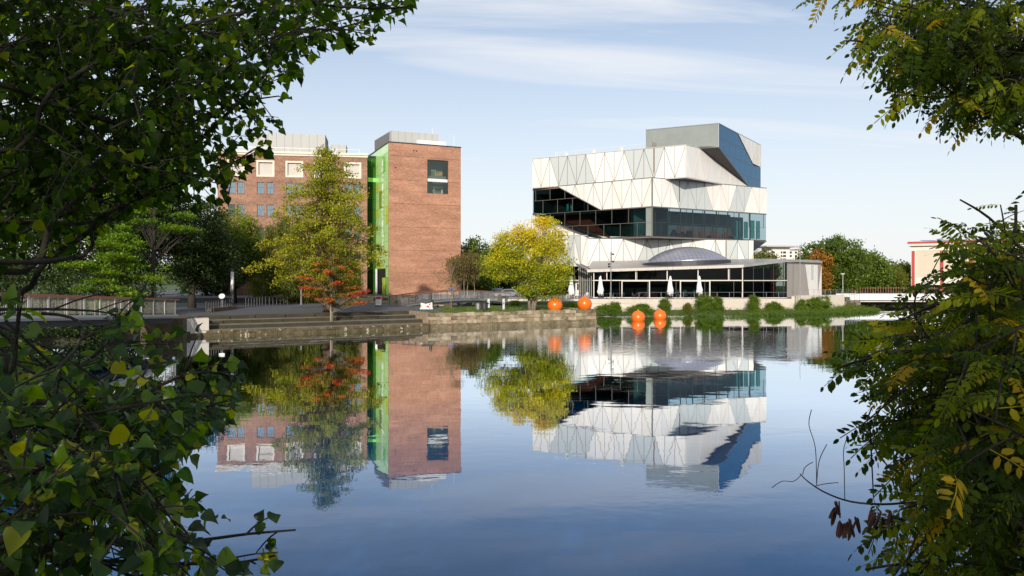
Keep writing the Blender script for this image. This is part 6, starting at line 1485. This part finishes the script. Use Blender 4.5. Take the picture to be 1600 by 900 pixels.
# --- young poplar shoots low on the left
mask_ll = [(-900, 560), (-60, 545), (8, 530), (8, 452), (42, 445), (62, 545), (130, 565), (168, 512), (196, 455), (222, 428), (300, 452), (334, 478), (312, 522), (300, 545), (372, 552), (378, 640), (330, 680), (290, 720), (275, 770), (330, 785), (440, 782), (474, 832), (450, 880), (392, 912), (360, 1300), (-900, 1300)]
sh = thing('poplar_shrub', 'glossy leaved young poplar shoots filling the lower left foreground', 'shrub', (-3.3, 1.4, 3.0))
rt = [Vector((-3.3, 1.6, 3.1)), Vector((-3.6, 2.4, 2.8)), Vector((-2.6, 1.2, 3.1))]
lim = [[(-120, 890, 2.6), (60, 856, 2.8), (180, 846, 2.9), (290, 846, 3.0), (390, 834, 3.1), (462, 828, 3.2)], [(-120, 780, 2.8), (50, 735, 3.0), (150, 690, 3.1), (235, 612, 3.3), (310, 582, 3.4), (368, 588, 3.5)],
       [(-100, 660, 3.2), (50, 612, 3.4), (140, 562, 3.5), (200, 490, 3.6), (232, 436, 3.7)], [(-100, 600, 2.6), (10, 590, 2.7), (26, 520, 2.7), (30, 452, 2.7)], [(-120, 930, 2.2), (20, 820, 2.3), (90, 730, 2.4), (130, 690, 2.4)],
       [(-60, 930, 2.8), (120, 880, 3.0), (240, 880, 3.1), (360, 880, 3.2), (430, 868, 3.3)], [(-60, 720, 3.4), (90, 660, 3.6), (200, 640, 3.7), (300, 640, 3.8), (355, 625, 3.9)]]
mains = [(smooth_path([rt[i % 3]] + path(l)), .012) for i, l in enumerate(lim)]
mains += auto_mains([px(-20, 800, 2.7), px(-40, 650, 3), px(60, 760, 2.9), px(120, 640, 3.4), px(-40, 560, 3)], mask_ll, 56, (2.1, 5.4), (-30, 460, 440, 900), .006, .1)
mains += auto_mains([px(-300, 800, 2.9), px(-200, 950, 2.6), px(0, 1000, 2.6)], mask_ll, 40, (2.2, 4.2), (-800, 580, -20, 1250), .006, .1) + auto_mains([px(0, 1000, 2.6), px(100, 980, 2.8)], mask_ll, 16, (2.2, 4.2), (-30, 910, 340, 1250), .006, .1)
def or_low(td, sd):
    y = Vector((R.gauss(.25, .6), R.gauss(-.25, .5), R.gauss(-.35, .45))) + td * .5; n = Vector((R.gauss(0, .5), R.gauss(-.45, .45), R.gauss(.75, .4))); return y, n
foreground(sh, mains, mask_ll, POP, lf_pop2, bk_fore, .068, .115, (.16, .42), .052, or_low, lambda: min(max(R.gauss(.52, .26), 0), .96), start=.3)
# --- robinia, lower right
mask_lr = [(2500, 200), (1660, 262), (1600, 305), (1545, 292), (1484, 332), (1476, 372), (1500, 400), (1470, 428), (1420, 446), (1392, 486), (1392, 510), (1340, 535), (1298, 580), (1330, 604), (1368, 628), (1430, 634), (1400, 648), (1336, 656), (1338, 690), (1396, 742), (1410, 790), (1372, 800), (1352, 850), (1338, 905), (1345, 915), (1400, 1300), (2500, 1300)]
rb = thing('robinia_shrub', 'dense dark robinia with feathered leaves filling the lower right foreground', 'shrub', (3.9, 1.6, 3.0))
rt = [Vector((3.9, 2.0, 3.0)), Vector((4.2, 3.2, 2.6)), Vector((3.4, 1.6, 3.1))]
lim = [[(1720, 640, 3.0), (1570, 575, 3.3), (1430, 548, 3.5), (1340, 565, 3.6), (1305, 578, 3.7)], [(1720, 470, 3.4), (1610, 400, 3.6), (1545, 340, 3.7), (1500, 312, 3.8)], [(1720, 720, 2.8), (1560, 668, 3.2), (1450, 655, 3.4), (1352, 662, 3.6)],
       [(1720, 880, 2.6), (1570, 815, 2.8), (1450, 810, 3.0), (1380, 812, 3.1)], [(1720, 580, 3.3), (1590, 486, 3.6), (1490, 470, 3.8), (1408, 500, 4.0)], [(1680, 940, 2.6), (1520, 880, 2.8), (1420, 880, 3.0), (1352, 890, 3.1)], [(1720, 520, 3.8), (1600, 440, 4.0), (1520, 420, 4.1), (1480, 405, 4.2)]]
mains = [(smooth_path([rt[i % 3]] + path(l)), .012) for i, l in enumerate(lim)]
mains += auto_mains([px(1660, 560, 3.2), px(1640, 700, 3), px(1640, 830, 2.8), px(1590, 620, 3.5), px(1660, 400, 3.6)], mask_lr, 78, (2.6, 5.4), (1300, 290, 1640, 910), .006, .12)
mains += auto_mains([px(1800, 500, 3.2), px(1900, 700, 3), px(1800, 950, 2.8)], mask_lr, 52, (2.6, 4.6), (1620, 270, 2400, 1250), .006, .12) + auto_mains([px(1650, 1000, 2.8)], mask_lr, 14, (2.4, 4.2), (1400, 910, 1650, 1250), .006, .1)
def or_rob(td, sd):
    side = td.cross(Vector((0, 0, 1))); side = side.normalized() if side.length > .01 else Vector((1, 0, 0))
    y = td * .6 + side * sd * .9 + Vector((R.gauss(-.25, .35), R.gauss(-.15, .35), R.gauss(-.05, .3))); n = Vector((R.gauss(0, .35), R.gauss(-.35, .4), R.gauss(.9, .3))); return y, n
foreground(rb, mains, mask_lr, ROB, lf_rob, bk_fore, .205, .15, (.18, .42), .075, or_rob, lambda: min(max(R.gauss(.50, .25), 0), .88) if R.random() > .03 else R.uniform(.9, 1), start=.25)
# bare twig with hanging seed pods
m_pod = M('seed_pod', (.085, .035, .022), .5, var=.5, vscale=30, c2=(.04, .018, .012))
tw_ = MB(); tp = smooth_path(path([(1520, 800, 3.1), (1440, 786, 3.1), (1380, 788, 3.1), (1330, 784, 3.1), (1290, 770, 3.1), (1262, 752, 3.1), (1250, 740, 3.1)])); tw_.tube(tp, [.006 - .004 * i / (len(tp) - 1) for i in range(len(tp))], 5)
for pts in ([(1252, 742, 3.1), (1240, 752, 3.1), (1222, 752, 3.1), (1206, 762, 3.1)], [(1276, 758, 3.1), (1274, 700, 3.1), (1264, 664, 3.1), (1268, 640, 3.1)], [(1276, 756, 3.1), (1280, 720, 3.1), (1292, 694, 3.1)], [(1320, 780, 3.1), (1319, 730, 3.1), (1318, 704, 3.1), (1324, 682, 3.1)], [(1254, 742, 3.1), (1258, 730, 3.1), (1270, 722, 3.1)], [(1272, 760, 3.1), (1290, 756, 3.1), (1310, 754, 3.1)]):
    tw_.tube(smooth_path(path(pts)), .0017, 4)
tw_.build('bare_twig', bk_dark, rb, smooth=True)
for k in range(30):
    g_ = R.choice([(1298, 790), (1306, 795), (1320, 818), (1332, 822), (1336, 815), (1370, 800), (1372, 806), (1395, 806)]); s = px(g_[0] + R.uniform(-8, 8), g_[1] + R.uniform(-14, 6), 3.1 + R.uniform(-.04, .04)); ln = R.uniform(.05, .085); w = ln * .10; tl_ = R.uniform(-.5, .4)
    d = Vector((tl_, R.uniform(-.2, .2), -1)).normalized(); sd = Vector((1, 0, 0)).cross(d).cross(d).normalized(); rr_ = R.uniform(0, 6); sd = d.orthogonal().normalized(); s2 = d.cross(sd); sd = sd * math.cos(rr_) + s2 * math.sin(rr_); th = d.cross(sd) * .003
    mb = MB(); O = [(0, 0), (.12, .7), (.5, 1), (.85, .8), (1, 0), (.85, -.8), (.5, -1), (.12, -.7)]
    A_ = [s + d * ln * a + sd * w * c + th for a, c in O]; B_ = [s + d * ln * a + sd * w * c - th for a, c in O]
    mb.add(A_ + B_, [tuple(range(8)), tuple(range(15, 7, -1))] + [(i, 8 + i, 8 + (i + 1) % 8, (i + 1) % 8) for i in range(8)]); mb.build('seed_pod', m_pod, rb)
# --- robinia, upper right
mask_ur = [(1250, -500), (1180, -30), (1262, -30), (1250, 14), (1275, 26), (1300, 22), (1330, -5), (1345, 25), (1312, 66), (1345, 92), (1376, 105), (1384, 140), (1398, 165), (1440, 162), (1468, 188), (1508, 204), (1545, 182), (1582, 214), (1600, 190), (1660, 205), (2600, 240), (2600, -500)]
ru = thing('robinia_tree', 'overhanging robinia boughs with feathered leaves in the upper right corner', 'tree', (6.3, -1.0, 3.2))
b = MB(); b.tube([Vector((6.3, -1, 3.0)), Vector((6.3, -.8, 5)), Vector((6.1, .2, 7.0)), Vector((5.6, 1.2, 9.5))], [.24, .2, .16, .08], 10); b.build('trunk', bk_dark, ru, smooth=True)
rt = [Vector((6.15, 0, 6.6)), Vector((6.0, .5, 7.4)), Vector((6.25, -.5, 6.0))]
lim = [[(1760, 90, 4.6), (1600, 78, 4.8), (1500, 92, 4.9), (1420, 88, 5.0), (1350, 66, 5.0), (1318, 64, 5.0)], [(1760, 160, 4.4), (1620, 140, 4.6), (1520, 148, 4.7), (1450, 152, 4.8), (1396, 142, 4.9)], [(1740, 200, 4.2), (1620, 165, 4.3), (1560, 168, 4.4), (1515, 192, 4.5)],
       [(1740, -60, 4.6), (1560, -30, 4.7), (1400, -24, 4.8), (1290, -16, 4.9), (1195, -4, 5.0)], [(1740, 20, 5.0), (1560, 22, 5.2), (1450, 34, 5.3), (1362, 20, 5.4)]]
mains = [(smooth_path([rt[i % 3]] + path(l)), .018) for i, l in enumerate(lim)]
mains += auto_mains([px(1680, 100, 4.8), px(1640, 40, 5), px(1600, 130, 4.6), px(1560, 60, 5)], mask_ur, 54, (4.0, 6.0), (1312, -30, 1640, 205), .007, .1)
mains += auto_mains([px(1900, 100, 4.8), px(2050, -60, 5), px(1700, -150, 5)], mask_ur, 44, (4.0, 6.0), (1640, -420, 2500, 230), .007, .1) + auto_mains([px(1600, -150, 5)], mask_ur, 12, (4.0, 6.0), (1330, -420, 1640, -50), .007, .1)
def or_rob2(td, sd): y, n = or_rob(td, sd); return y + Vector((0, 0, -.35)), n
foreground(ru, mains, mask_ur, ROB, lf_rob, bk_fore, .22, .17, (.2, .5), .10, or_rob2, lambda: min(max(R.gauss(.5, .2), 0), .90) if R.random() > .05 else R.uniform(.9, 1), start=.25)
cc = blobs([(80, (-2.5, -5.0, 3.0), (4.5, 2.5, 2.6)), (80, (-2.0, -5.0, 5.0), (4.0, 3.0, 3.6)), (50, (1.5, -3.0, 5.5), (3.0, 2.6, 4))]); Pn = np.repeat(cc, 70, 0) + NR.normal(size=(len(cc) * 70, 3)) * [.55, .5, .45] + np.array(ru.location); Pn = Pn[Pn[:, 1] < -.9]  # unseen crown mass added behind the camera to shade the near boughs
V_, F_ = leaf_cards(Pn, .14, .3, .7); mesh_np('crown', V_, F_, lf_rob, ru, NR.uniform(.1, .8, len(F_)))['kind'] = 'stuff'
for m_ in list(bpy.data.meshes):
    if m_.users == 0: bpy.data.meshes.remove(m_)
